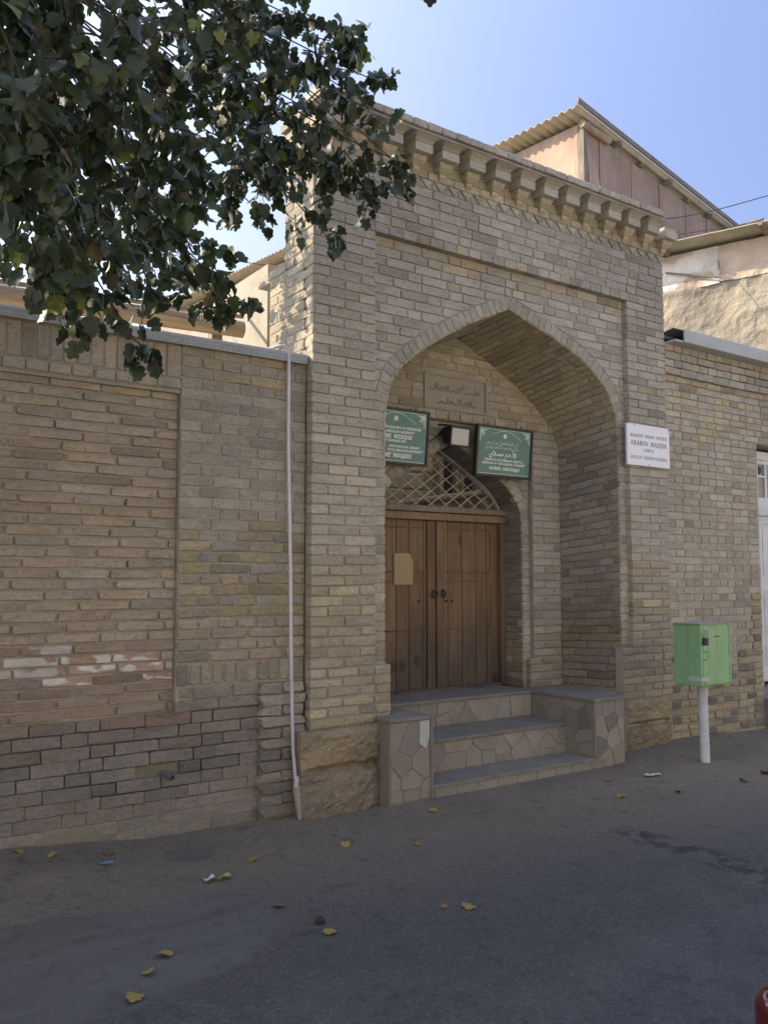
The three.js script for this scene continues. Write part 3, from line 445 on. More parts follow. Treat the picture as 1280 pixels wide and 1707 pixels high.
  // wooden door: frame, two leaves of boards, rings; lattice in the arch over it
  srand(9);
  const wc = (k = 1) => { const b = k * rr(0.8, 1.15); return [0.29 * b, 0.185 * b, 0.095 * b]; };
  const lowTone = (g, c) => { const p = g.attributes.position, col = new Float32Array(p.count * 3); for (let i = 0; i < p.count; i++) { const d = smooth(1.55, 0.9, p.getY(i) + 0.15 * Math.sin(p.getX(i) * 9)); const k = lerp(1, 0.7, d); col[3 * i] = lerp(c[0], 0.19, d * 0.7) * k; col[3 * i + 1] = lerp(c[1], 0.16, d * 0.7) * k; col[3 * i + 2] = lerp(c[2], 0.13, d * 0.7) * k; } g.setAttribute('color', new THREE.BufferAttribute(col, 3)); return g; };  // boards turn darker and greyer towards the bottom
  const board = (x0, x1, y0, y1, z0, z1, c = wc(), r = 0.004) => { const n = 10, gs = []; const g = new RoundedBoxGeometry(x1 - x0, y1 - y0, z1 - z0, 1, Math.min(r, (x1 - x0) / 3, (z1 - z0) / 3)); g.translate((x0 + x1) / 2, (y0 + y1) / 2, (z0 + z1) / 2); const h = metreUV(g), uv = h.attributes.uv, o = rnd(), q = rnd(); for (let i = 0; i < uv.count; i++) uv.setXY(i, uv.getX(i) + o, uv.getY(i) * 0.45 + q); return lowTone(h, c); };
  const tallBoard = (x0, x1, y0, y1, z0, z1, c = wc()) => { const parts = [], n = 8; // split along its height so that the greyer lower tone can follow it
    const s = new THREE.Shape([[x0 + 0.003, y0], [x1 - 0.003, y0], [x1 - 0.003, y1], [x0 + 0.003, y1]].map((p) => new THREE.Vector2(...p)));
    const g = new THREE.BoxGeometry(x1 - x0 - 0.004, y1 - y0, z1 - z0, 1, n, 1); g.translate((x0 + x1) / 2, (y0 + y1) / 2, (z0 + z1) / 2); const h = metreUV(g), uv = h.attributes.uv, o = rnd(), q = rnd(); for (let i = 0; i < uv.count; i++) uv.setXY(i, uv.getX(i) + o, uv.getY(i) * 0.45 + q); return lowTone(h, c); };
  const frame = new THREE.Group(); frame.name = 'door_frame'; gate.add(frame);
  part('head_beam', board(1.2, 2.95, 2.325, 2.40, -1.14, -1.02, [0.33, 0.235, 0.14], 0.008), M.wood, frame);
  part('sill_beam', board(1.2, 2.97, 2.403, 2.462, -1.15, -0.985, [0.30, 0.24, 0.18], 0.008), M.wood, frame);
  part('jamb', tallBoard(2.885, 2.95, 0.66, 2.322, -1.14, -1.03, [0.29, 0.205, 0.125]), M.wood, frame);
  part('jamb', tallBoard(1.2, 1.262, 0.66, 2.322, -1.14, -1.03, [0.29, 0.205, 0.125]), M.wood, frame);
  const leaf = (xs, label, mx) => { const L = new THREE.Group(); L.name = 'door_leaf'; L.userData.label = label; gate.add(L);
    for (let i = 0; i + 1 < xs.length; i++) part('plank', tallBoard(xs[i] + 0.002, xs[i + 1] - 0.002, 0.672, 2.318, -1.13, -1.085 + rr(-0.002, 0.002)), M.wood, L);
    part('stile', tallBoard(mx - 0.05, mx + 0.05, 0.672, 2.318, -1.14, -1.066, wc(0.9)), M.wood, L); return L; };
  const L1 = leaf([1.262, 1.44, 1.592, 1.745, 1.915, 1.99], 'left door leaf with paper notice', 2.004), L2 = leaf([2.145, 2.225, 2.41, 2.594, 2.735, 2.885], 'right door leaf', 2.12);
  // shallow mouldings planted on the leaves
  const mould = (P, x0, x1, y0, y1) => { for (const b of [[x0, x1, y1 - 0.008, y1 + 0.008], [x0, x1, y0 - 0.008, y0 + 0.008], [x0 - 0.007, x0 + 0.007, y0, y1], [x1 - 0.007, x1 + 0.007, y0, y1]]) part('bead', tallBoard(...b, -1.09, -1.0795, wc(0.62)), M.wood, P); };
  mould(L2, 2.178, 2.785, 1.815, 2.248); mould(L2, 2.175, 2.785, 1.252, 1.725); mould(L1, 1.35, 1.958, 1.815, 2.248); mould(L1, 1.35, 1.958, 1.252, 1.725);
  for (const [P, x] of [[L1, 2.03], [L2, 2.14]]) { const g = new THREE.TorusGeometry(0.031, 0.009, 8, 18); g.scale(x > 2.1 ? 0.75 : 1, 1.05, 1); g.translate(x, 1.6, -1.045); part('ring_handle', [g, box(x - 0.012, x + 0.012, 1.618, 1.645, -1.07, -1.04, 0.004)], M.iron, P); }
  for (const [P, xs] of [[L1, [1.86, 1.99]], [L2, [2.13, 2.2, 2.27]]]) for (const x of xs) { const g = new THREE.SphereGeometry(0.011, 8, 6); g.translate(x, 1.53, -1.077); part('nail', g, M.iron, P); }
  part('threshold', board(1.2, 2.94, 0.655, 0.685, -1.15, -1.03, [0.26, 0.22, 0.18], 0.006), M.wood, gate);
  const lat = new THREE.Group(); lat.name = 'lattice'; gate.add(lat);
  const inside = (x, y) => { if (y < 2.462) return false; const e = INNER.edges(y, -0.03); return e && x > e[0] && x < e[1]; };
  const clipLine = (x, y, dx, dy) => { let a = null, b = null; for (let t = -2; t <= 2; t += 0.004) { const px = x + dx * t, py = y + dy * t; if (inside(px, py)) { if (!a) a = [px, py]; b = [px, py]; } else if (a) break; } return a && Math.hypot(a[0] - b[0], a[1] - b[1]) > 0.04 ? [a, b] : null; };
  const wp = std({ color: lin(0.58, 0.53, 0.44), roughness: 0.6 });
  for (let k = -12; k < 13; k++) for (const s of [1, -1]) { const q = clipLine(2.0 + k * 0.188, 2.62, 0.83, 0.56 * s); if (q) part('lattice_bar', bar([...q[0], -1.06 + 0.006 * s], [...q[1], -1.06 + 0.005 * s], 0.0045, 6), wp, lat); }
  const fr = INNER.offset(-0.03).filter((p) => p[1] > 2.47); for (const half of [fr.filter((p) => p[0] > 2.069), fr.filter((p) => p[0] <= 2.071)]) { const a = []; for (let i = 0; i + 2 < half.length; i += 2) { const p = half[i], q = half[i + 2], l = Math.hypot(q[0] - p[0], q[1] - p[1]); const g = new THREE.BoxGeometry(l + 0.004, 0.022, 0.03); g.rotateZ(Math.atan2(q[1] - p[1], q[0] - p[0])); g.translate((p[0] + q[0]) / 2, (p[1] + q[1]) / 2, -1.06); a.push(metreUV(g)); } part('lattice_frame', a, M.greyPaint, lat); }
  // the small court seen through the lattice
  const court = new THREE.Group(); court.name = 'inner_court'; gate.add(court);
  const cb = []; courses(cb, frontMap(-2.45), 2.0, 4.4, 0.2, 0.014, () => [[0.9, 5.4]], (r) => ({ first: r % 2 ? 0.3 : 0.55, cycle: [0.55, 0.4] }), (x, y) => (x > 3.12 && x < 3.86 && y > 2.75 && y < 3.35) ? null : ({ w: rr(0.004, 0.02), ch: 0.015, jit: 0.01, tilt: 0.03, color: hue(PAL.olive, 0.95) }));
  const cw = part('court_wall', [...cb.map((b) => b.geo), tint(box(0.6, 5.6, 0, 4.4, -2.7, -2.46), 0.3, 0.26, 0.19)], M.brick, court); cw.userData.kind = 'stuff';
  for (const x of [3.2, 3.52]) { part('window_frame', [tint(box(x - 0.06, x, 2.72, 3.4, -2.46, -2.36), 0.36, 0.29, 0.18), tint(box(x + 0.19, x + 0.25, 2.72, 3.4, -2.46, -2.36), 0.36, 0.29, 0.18), tint(box(x - 0.06, x + 0.25, 3.34, 3.4, -2.45, -2.355), 0.36, 0.29, 0.18)], M.wood, court); part('window_opening', box(x + 0.002, x + 0.188, 2.74, 3.34, -2.452, -2.44), M.dark, court); }
  part('timber', [tint(bar([2.2, 2.56, -2.1], [4.6, 2.92, -2.3], 0.045, 10), 0.34, 0.28, 0.19)], M.wood, court);
  part('sun_stop_wall', box(0.25, 0.6, 0, 4.6, -2.7, -1.2), M.mortar, court); part('court_floor', box(0.7, 4.2, 0.3, 0.62, -2.5, -1.2), M.cement, court);  // side wall added to stop sun coming through the lattice
}

// ------------------------------------------------------------------ stone steps
function voronoi(x0, x1, y0, y1, n, gap) {
  const s = []; for (let i = 0; i < n; i++) { let best = null, bd = -1; for (let k = 0; k < 6; k++) { const p = [rr(x0, x1), rr(y0, y1)]; let d = 1e9; for (const q of s) d = Math.min(d, Math.hypot(p[0] - q[0], p[1] - q[1])); if (d > bd) { bd = d; best = p; } } s.push(best); }
  return s.map((a, i) => {
    let P = [[x0, y0], [x1, y0], [x1, y1], [x0, y1]];
    s.forEach((b, j) => { if (i === j) return; const mx = (a[0] + b[0]) / 2, my = (a[1] + b[1]) / 2, dx = b[0] - a[0], dy = b[1] - a[1], L = Math.hypot(dx, dy), f = (p) => ((p[0] - mx) * dx + (p[1] - my) * dy) / L + gap / 2; const R = [];
      for (let k = 0; k < P.length; k++) { const p = P[k], q = P[(k + 1) % P.length], fp = f(p), fq = f(q); if (fp <= 0) R.push(p); if (fp * fq < 0) { const t = fp / (fp - fq); R.push([lerp(p[0], q[0], t), lerp(p[1], q[1], t)]); } } P = R; });
    return P;
  }).filter((p) => p.length > 2 && (() => { let A = 0; p.forEach((q, k) => { const r = p[(k + 1) % p.length]; A += q[0] * r[1] - r[0] * q[1]; }); return A / 2 > 0.0012; })());
}
{
  srand(23);
  const st = thing('stone_steps', 'grey stone steps with crazy paved risers below the wooden gate', 'steps');
  part('step_core', [box(1.0, 3.46, -0.1, 0.632, -1.15, -0.567), box(1.0, 2.85, -0.1, 0.385, -0.57, -0.112), box(1.0, 2.85, -0.1, 0.112, -0.115, 0.232), box(0.585, 0.99, -0.1, 0.655, 0.06, 0.232), box(0.77, 0.99, -0.1, 0.655, -0.6, 0.06), box(2.852, 3.26, -0.1, 0.63, -0.6, 0.232), box(3.2, 3.55, -0.1, 0.63, -0.6, 0.02)], std({ map: mortarMap, bumpMap: mortarBump, bumpScale: 0.004, color: lin(0.27, 0.245, 0.205) }), st);
  const tones = [[0.37, 0.335, 0.275], [0.385, 0.35, 0.29], [0.40, 0.355, 0.285], [0.375, 0.345, 0.295], [0.355, 0.33, 0.285], [0.40, 0.34, 0.265], [0.345, 0.32, 0.275]];
  const list = [];
  const pave = (map, x0, x1, y0, y1, n, k = 1) => { for (const p of voronoi(x0, x1, y0, y1, n, 0.007)) { const c = pick(tones), b = k * rr(0.88, 1.1); list.push(block(map, p, { w: rr(0.002, 0.006), ch: 0.002, jit: 0.004, back: -0.01, tilt: 0.015, color: c.map((q) => q * b) })); } };
  pave(frontMap(-0.567), 1.02, 2.845, 0.42, 0.63, 17);
  pave(frontMap(-0.112), 1.02, 2.845, 0.14, 0.382, 18);
  pave(frontMap(0.232), 0.60, 0.972, 0.05, 0.655, 9);
  pave(frontMap(0.232), 2.868, 3.25, 0.03, 0.63, 10);
  pave(sideMap(2.852), -0.56, 0.222, 0.13, 0.63, 17, 0.9);
  for (let x = 1.02; x < 2.84; x += 0.22) { const e = Math.min(x + rr(0.2, 0.24), 2.85); list.push(block(frontMap(0.232), [[x, 0.02], [x + 0.216, 0.02], [x + 0.216, 0.118], [x, 0.118]], { w: 0.006, ch: 0.003, jit: 0.001, color: pick(tones).map((q) => q * 0.95) })); }
  // one pale terrazzo chip among the stones of each front
  list.push(block(frontMap(0.238), [[0.87, 0.47], [0.93, 0.43], [0.968, 0.52], [0.966, 0.65], [0.87, 0.645]], { w: 0.004, ch: 0.002, color: [0.62, 0.62, 0.62] }));
  setBricks(st, list, M.stone, 'paving_stone', 'paving');
  const tread = (x0, x1, y, z0, z1, n) => { for (let i = 0; i < n; i++) { const a = lerp(x0, x1, i / n), b = lerp(x0, x1, (i + 1) / n); part('tread_slab', box(a + (i ? 0.0015 : 0), b - 0.0015, y - 0.028, y + rr(-0.001, 0.001), z0, z1, 0.004), M.slab, st); } };
  tread(0.99, 2.846, 0.66, -1.05, -0.548, 5); tread(0.995, 2.846, 0.412, -0.56, -0.092, 6); tread(0.995, 2.846, 0.14, -0.105, 0.247, 7);
  part('cap_slab', box(0.58, 0.997, 0.657, 0.684, 0.055, 0.248, 0.004), M.slab, st); part('cap_slab', box(0.765, 0.997, 0.657, 0.684, -0.56, 0.053, 0.004), M.slab, st);
  part('cap_slab', box(2.838, 3.27, 0.632, 0.661, -0.02, 0.25, 0.004), M.slab, st); part('cap_slab', box(2.838, 3.47, 0.632, 0.661, -0.73, -0.022, 0.004), M.slab, st);
  part('edge_strip', box(0.975, 0.998, 0.03, 0.655, 0.225, 0.246, 0.002), M.stone.clone(), st); part('edge_strip', box(2.839, 2.862, 0.145, 0.63, 0.225, 0.246, 0.002), M.slab, st);
  st.children.forEach((c) => { if (c.name === 'edge_strip') c.material = M.slab; });
}

// ------------------------------------------------------------------ left wall
{
  srand(31);
  const w = thing('brick_wall', 'long weathered brick wall with recessed panel and metal coping, left of gateway', 'wall');
  const ZW = -0.10, zp = -0.15;
  const core = [box(-14, -0.982, 3.06, 3.42, -0.5, ZW - 0.006), box(-14, 0.03, -0.1, 0.9, -0.5, -0.19), box(-0.978, 0.03, 0.9, 3.42, -0.5, ZW - 0.005), box(-14, -0.978, 0.8, 3.1, -0.5, zp - 0.010)];
  part('mortar_core', core, M.mortar, w);
  const list = [];
  // upper right: greyed headers and stretchers; lower: yellow, pale, then soldiers, then rough grey, darkened to paint the dim wall foot
  const eng = (r) => r % 2 ? { first: 0.15, cycle: [0.15] } : { first: 0.24, cycle: [0.295] };
  courses(list, frontMap(ZW), 1.16, 3.415, 0.0785, 0.011, () => [[-0.976, 0.03]], eng, (x, y) => {
    const n = fbm(x * 3, y * 3, 19, 3), yb = 2.08 + 0.2 * (fbm(x * 4, 2, 6, 2) - 0.5);
    if (y > yb) { const accent = y > 3.15 && x > -0.75 && x < -0.25 && rnd() < 0.4; return { w: accent ? 0.006 : rr(-0.001, 0.006), ch: 0.0014, jit: 0.003, tilt: 0.02, color: accent ? hue(PAL.yellow, 0.9) : hue(PAL.mid, lerp(0.92, 1.1, n), 0.1) }; }
    if (y > 1.47) return { w: rr(0.004, 0.010), ch: 0.008, jit: 0.004, round: 0.01, tilt: 0.02, color: hue(rnd() < 0.75 ? PAL.olive : PAL.mid, lerp(0.8, 0.98, n), 0.1) };
    return { w: rr(0.006, 0.012), ch: 0.008, jit: 0.004, round: 0.012, tilt: 0.02, color: hue(PAL.tan, lerp(0.8, 0.95, n), 0.1) };
  });
  courses(list, frontMap(ZW), 1.0, 1.155, 0.155, 0.012, () => [[-0.976, 0.03]], () => ({ first: 0.088, cycle: [0.088] }), () => ({ w: rr(0.004, 0.011), ch: 0.008, jit: 0.005, round: 0.012, tilt: 0.03, color: hue(rnd() < 0.6 ? PAL.tan : PAL.mid, 0.84, 0.1) }));
  const footZ = (u, v) => (zp - ZW) * smooth(-0.93, -1.06, u) * smooth(0.35, 0.86, v), footMap = (u, v, w) => [u, v, ZW + footZ(u, v) + w];
  { const pos = [], uv = [], nx = 90, ny = 24, P = (i, j) => { const x = lerp(-6, -0.32, i / nx), y = lerp(-0.1, 1.0, j / ny); return [x, y, ZW + footZ(x, y) - 0.024 + 0.024 * smooth(0.34, 0.05, y) * (0.4 + 1.2 * fbm(x * 3, y * 5, 29, 3))]; }; for (let i = 0; i < nx; i++) for (let j = 0; j < ny; j++) { const q = [P(i, j), P(i + 1, j), P(i + 1, j + 1), P(i, j + 1)]; for (const k of [0, 1, 2, 0, 2, 3]) { pos.push(...q[k]); uv.push(q[k][0], q[k][1]); } } part('mortar_core', toGeo(pos, null, uv), M.mortarDark, w); }
  courses(list, footMap, 0.0, 0.995, 0.083, 0.008, (y) => [[y < 0.83 ? -3.2 : -0.976, -0.35]], (r) => ({ first: [0.2, 0.31, 0.12][r % 3], cycle: [0.3, 0.3, 0.16] }), (x, y, r) => { const n = fbm(x * 2.5, y * 3.5, 29, 3), smear = clamp(smooth(0.5, 0.12, y) * 0.9 + (n - 0.46) * 1.8); if (Math.abs(y - 0.42) < 0.05 && Math.abs(x + 1.04) < 0.1) return null; return { w: lerp(rr(0.002, 0.013), rr(-0.004, 0.002), smear), grow: smear > 0.45 ? 0.0035 : rnd() < 0.25 ? 0.003 : 0, ch: 0.004, jit: 0.0035, round: 0.007, tilt: 0.03, back: -0.04, color: rnd() < 0.012 ? hue(PAL.yellow, 0.6, 0.2) : (() => { const a = hue(PAL.grey, lerp(0.85, 1.05, n), smear * 0.12), b = hue(x < -0.98 && y > 0.6 ? PAL.red : PAL.mid, 0.8, 0), t = smooth(0.45, 1.0, y + 0.5 * (n - 0.5)); return a.map((q, i) => lerp(q, b[i], t)); })() }; });
  // small buttress beside the pillar
  part('buttress_core', box(-0.345, 0.0, -0.1, 0.99, -0.15, -0.066), M.mortarDark, w);
  courses(list, frontMap(-0.045), 0.03, 0.985, 0.08, 0.010, (y) => [[-0.35 + 0.02 * Math.sin(y * 40), 0.005 + 0.012 * Math.sin(y * 57)]], (r) => ({ first: r % 2 ? 0.19 : 0.36, cycle: [0.19] }), (x, y) => ({ w: rr(-0.004, 0.016), ch: 0.006, jit: 0.008, round: 0.014, tilt: 0.07, back: -0.06, grow: rnd() < 0.3 ? 0.004 : 0, color: hue(y > 0.5 ? PAL.mid : PAL.grey, rr(0.84, 1), 0.1) }));
  // recessed panel of long thin bricks with thick joints
  courses(list, frontMap(zp), 0.835, 3.075, 0.070, 0.018, () => [[-3.3, -0.984]], (r) => ({ first: [0.25, 0.1, 0.31, 0.18][(r * 7) % 4], cycle: [0.335] }), (x, y, r) => {
    const n = fbm(x * 2, y * 2, 39, 3), red = y < 1.32, salt = y > 1.02 && y < 1.30 && fbm(x * 3, y * 11, 49, 3) > 0.42 && rnd() < 0.8;
    const kk = rr(0.7, 1.0); if (salt) return { salt: true, w: rr(0.004, 0.011), ch: 0.003, jit: 0.003, round: 0.007, tilt: 0.05, color: [kk, kk, kk] }; const c = hue(red ? PAL.red : PAL.panel, lerp(0.86, 1.06, n), 0.12);
    return { w: rr(0.004, 0.012), ch: 0.0022, jit: 0.003, round: 0.008, tilt: 0.07, color: c };
  });
  courses(list, frontMap(ZW), 3.165, 3.405, 0.24, 0.012, () => [[-3.3, -0.978]], () => ({ first: 0.088, cycle: [0.0885] }), () => ({ w: rr(0.002, 0.005), ch: 0.005, jit: 0.003, tilt: 0.02, color: hue(PAL.panel, 0.95, 0.2) }));
  courses(list, frontMap(ZW), 3.083, 3.16, 0.077, 0.006, () => [[-3.3, -0.982]], () => ({ first: 0.12, cycle: [0.146] }), () => ({ w: rr(0.012, 0.017), ch: 0.008, jit: 0.003, round: 0.01, back: -0.06, color: hue(PAL.panel, 1.02, 0.25) }));
  setBricks(w, list, M.brick);
  // metal coping with a stamped edge, in three lengths
  for (const [a, b] of [[-6.2, -1.95], [-1.948, -0.92], [-0.918, 0.02]]) {
    const s = [[-0.5, 3.5], [-0.06, 3.478], [-0.052, 3.47], [-0.052, 3.402], [-0.058, 3.402], [-0.062, 3.462], [-0.5, 3.485]];
    const g = new THREE.ExtrudeGeometry(new THREE.Shape(s.map((p) => new THREE.Vector2(-p[0], p[1]))), { depth: b - a, bevelEnabled: false }); g.rotateY(Math.PI / 2); g.translate(a, 0.0, 0); 
    const c = part('coping_sheet', metreUV(g), M.zinc, w);
    const studs = []; for (let x = a + 0.02; x < b - 0.02; x += 0.024) { if (x < -2.6) continue; studs.push(box(x, x + 0.011, 3.412, 3.434, -0.0525, -0.047)); studs.push(box(x, x + 0.019, 3.447, 3.456, -0.0525, -0.047)); }
    if (studs.length) { const m = part('stamped_edge', studs, M.zinc, c); m.userData.kind = 'stuff'; }
  }
  part('wall_top', box(-14, 0.03, 3.42, 3.455, -0.5, -0.09), M.mortarDark, w);
}
{ // plaster lump with the stub of a drain in the left wall
  const d = thing('drain_stub', 'short grey drain pipe stub poking out low in left brick wall', 'pipe', [-1.05, 0.425, -0.1]); d.scale.setScalar(0.62);
  const g = new THREE.CylinderGeometry(0.034, 0.034, 0.16, 20, 1, true), i = new THREE.CylinderGeometry(0.027, 0.027, 0.16, 20, 1, true), r = new THREE.RingGeometry(0.027, 0.034, 20);
  for (const q of [g, i]) q.rotateX(Math.PI / 2); r.translate(0, 0, 0.08); const all = [g, i, r].map((q) => { q.rotateX(0.28); q.rotateY(0.35); q.translate(0.02, -0.008, 0.055); return q; });
  part('pipe', all, std({ color: lin(0.11, 0.11, 0.12), roughness: 0.6, side: THREE.DoubleSide }), d); const c = new THREE.CircleGeometry(0.027, 16); c.rotateY(0.35); c.translate(0.0, 0, 0.01); part('bore', c, M.black, d);
}
{ // white standpipe
  const z = -0.03, t = thing('standpipe', 'thin pale painted metal pipe running up left wall beside gateway', 'pipe', [-0.125, 0, -0.02]);
  part('riser', tube([[0.03, 0.22, 0.045], [0.01, 0.5, 0.03], [-0.005, 1.0, 0.02], [-0.01, 1.8, 0.0], [-0.02, 2.8, -0.03], [-0.022, 3.33, -0.03], [-0.022, 3.42, -0.03], [-0.032, 3.492, -0.03], [-0.075, 3.52, -0.045], [-0.13, 3.50, -0.1], [-0.26, 3.48, -0.24]], 0.0128, 90, 12), M.pipePaint, t);
  part('coupling', [bar([0.03, 0.235, 0.045], [0.032, 0.31, 0.044], 0.021, 14)], M.pipePaint, t);
  part('foot', tube([[0.075, -0.06, 0.06], [0.06, 0.06, 0.058], [0.042, 0.16, 0.05], [0.03, 0.24, 0.045]], 0.031, 16, 12), std({ map: rustMap, bumpMap: mortarBump, bumpScale: 0.01, color: lin(0.5, 0.48, 0.45) }), t);
}
// ------------------------------------------------------------------ right house wall with white door
{
  srand(37);
  const w = thing('brick_house', 'lower brick house wall with grey eave and white door, right of gateway', 'house');
  const Z = -0.03;
  part('mortar_core', [box(4.292, 5.962, -0.1, 4.25, -0.5, Z - 0.0055), box(5.962, 7.3, 3.31, 4.25, -0.5, Z - 0.0055), box(7.3, 16, -0.1, 4.25, -0.5, Z - 0.0055)], M.mortar, w);
  const list = [], eng = (r) => r % 2 ? { first: 0.15, cycle: [0.148] } : { first: 0.27, cycle: [0.295] };
  const jam = (y) => 5.968 - 0.03 * (1 - y / 3.3);
  const sty = (x, y) => {
    const n = fbm(x * 2.2, y * 2.2, 59, 3);
    if (y < 0.98 - 0.3 * (fbm(x * 3, 1, 8, 2) - 0.5) || (x > 5.72 && y < 1.55)) return { w: rr(0.004, 0.018), ch: 0.007, jit: 0.006, round: 0.01, tilt: 0.06, color: hue(rnd() < 0.7 ? PAL.yellow : PAL.grey, lerp(0.78, 0.95, n), 0.08) };
    if (y > 3.2 && n > 0.4) return { w: rr(0.004, 0.008), ch: 0.006, jit: 0.003, tilt: 0.02, color: hue(rnd() < 0.62 ? PAL.yellow : PAL.mauve, 1.02) };
    const smear = clamp((n - 0.38) * 2.4); return { w: lerp(rr(0.002, 0.007), rr(-0.002, 0.002), smear), ch: 0.0014, jit: 0.004, tilt: 0.02, color: hue(rnd() < 0.5 ? PAL.tan : PAL.mauve, lerp(1.0, 1.12, n), 0.2 + 0.3 * smear) };
  };
  courses(list, frontMap(Z), 0.02, 3.31, 0.078, 0.012, (y) => [[4.294, jam(y)], [7.3, 8.2]], eng, sty);
  courses(list, frontMap(Z), 3.315, 3.83, 0.074, 0.010, () => [[4.294, 8.2]], eng, sty);
  courses(list, frontMap(Z), 3.835, 3.905, 0.07, 0.006, () => [[4.294, 8.2]], () => ({ first: 0.2, cycle: [0.272] }), (x, y) => ({ w: rr(0.012, 0.016), ch: 0.012, jit: 0.003, tilt: 0.06, color: hue(PAL.yellow, 0.97) }));
  courses(list, frontMap(0.0), 3.91, 4.245, 0.083, 0.009, () => [[4.294, 8.2]], eng, (x, y) => ({ w: rr(0.002, 0.006), ch: 0.005, jit: 0.004, back: -0.05, color: hue(y > 4.1 ? PAL.tan : rnd() < 0.25 ? PAL.yellow : PAL.mauve, 1.0, 0.15) }));
  setBricks(w, list, M.brick);
  const eave = new THREE.Group(); eave.name = 'eave'; w.add(eave);
  part('fascia', box(4.44, 14, 4.235, 4.372, 0.13, 0.15, 0.004), M.greyPaint, eave);
  part('soffit', box(4.31, 14, 4.232, 4.25, -0.03, 0.13), M.greyPaint, eave);
  { const g = poly([[-0.16, 0.355], [0.10, 0.40], [0.10, 0.392], [-0.16, 0.347]].map(([a, b]) => [-a, b + 4.0]), 0, 9.68); g.rotateY(Math.PI / 2); g.translate(4.32, -0.02, 0); part('roof_sheet', g, M.sheetDark, eave); }
  part('roof', box(4.32, 14, 4.30, 4.335, -1.2, -0.03), M.sheetDark, w);
  // white double door with a glazed transom, set back in the wall
  const d = new THREE.Group(); d.name = 'white_door'; w.add(d);
  const zd = -0.2, wp = M.whitePaint;
  part('door_frame', [box(6.12, 6.245, 0.5, 3.27, zd - 0.06, zd, 0.006), box(7.15, 7.25, 0.5, 3.27, zd - 0.06, zd, 0.006), box(6.245, 7.15, 3.17, 3.27, zd - 0.06, zd, 0.006), box(6.245, 7.15, 2.50, 2.575, zd - 0.06, zd + 0.004, 0.006)], wp, d);
  part('transom_sash', [box(6.247, 7.148, 3.12, 3.168, zd - 0.05, zd - 0.012, 0.004), box(6.247, 7.148, 2.577, 2.72, zd - 0.05, zd - 0.012, 0.004), box(6.247, 6.275, 2.72, 3.12, zd - 0.05, zd - 0.012, 0.004), box(6.42, 6.46, 2.72, 3.12, zd - 0.05, zd - 0.012, 0.004), box(6.275, 6.42, 2.96, 2.985, zd - 0.05, zd - 0.014, 0.003), box(6.9, 6.94, 2.72, 3.12, zd - 0.05, zd - 0.012, 0.004)], wp, d);
  part('pane', [box(6.277, 6.418, 2.725, 2.958, zd - 0.034, zd - 0.03)], M.glass, d); part('pane', [box(6.277, 6.418, 2.987, 3.118, zd - 0.034, zd - 0.03)], M.glass, d); part('pane', [box(6.462, 6.898, 2.725, 3.118, zd - 0.034, zd - 0.03)], M.glass, d);
  { const h = new THREE.CircleGeometry(0.045, 18); h.scale(0.9, 1.1, 1); h.translate(6.335, 3.05, zd - 0.028); part('vent_hole', h, M.black, d); }
  part('door_leaf', [box(6.25, 6.70, 0.55, 2.495, zd - 0.05, zd - 0.02, 0.004), box(6.70, 7.147, 0.55, 2.495, zd - 0.05, zd - 0.022, 0.004), box(6.255, 6.30, 0.55, 2.49, zd - 0.02, zd - 0.004, 0.003), box(6.30, 6.66, 2.40, 2.49, zd - 0.02, zd - 0.004, 0.003), box(6.30, 6.66, 1.60, 1.76, zd - 0.02, zd - 0.004, 0.003), box(6.30, 6.66, 0.55, 0.68, zd - 0.02, zd - 0.004, 0.003)], wp, d);
  part('door_panel', [box(6.33, 6.63, 1.79, 2.37, zd - 0.02, zd - 0.010, 0.006)], wp, d); part('door_panel', [box(6.33, 6.63, 0.71, 1.57, zd - 0.02, zd - 0.010, 0.006)], wp, d);
  part('room_dark', box(5.98, 7.28, 0.4, 3.3, -0.55, -0.3), M.dark, w);
  part('door_sill', [box(5.96, 7.3, 0.26, 0.5, -0.45, -0.06, 0.01), box(5.97, 7.4, -0.1, 0.40, -0.1, 0.1, 0.012)], M.cement, w);
}

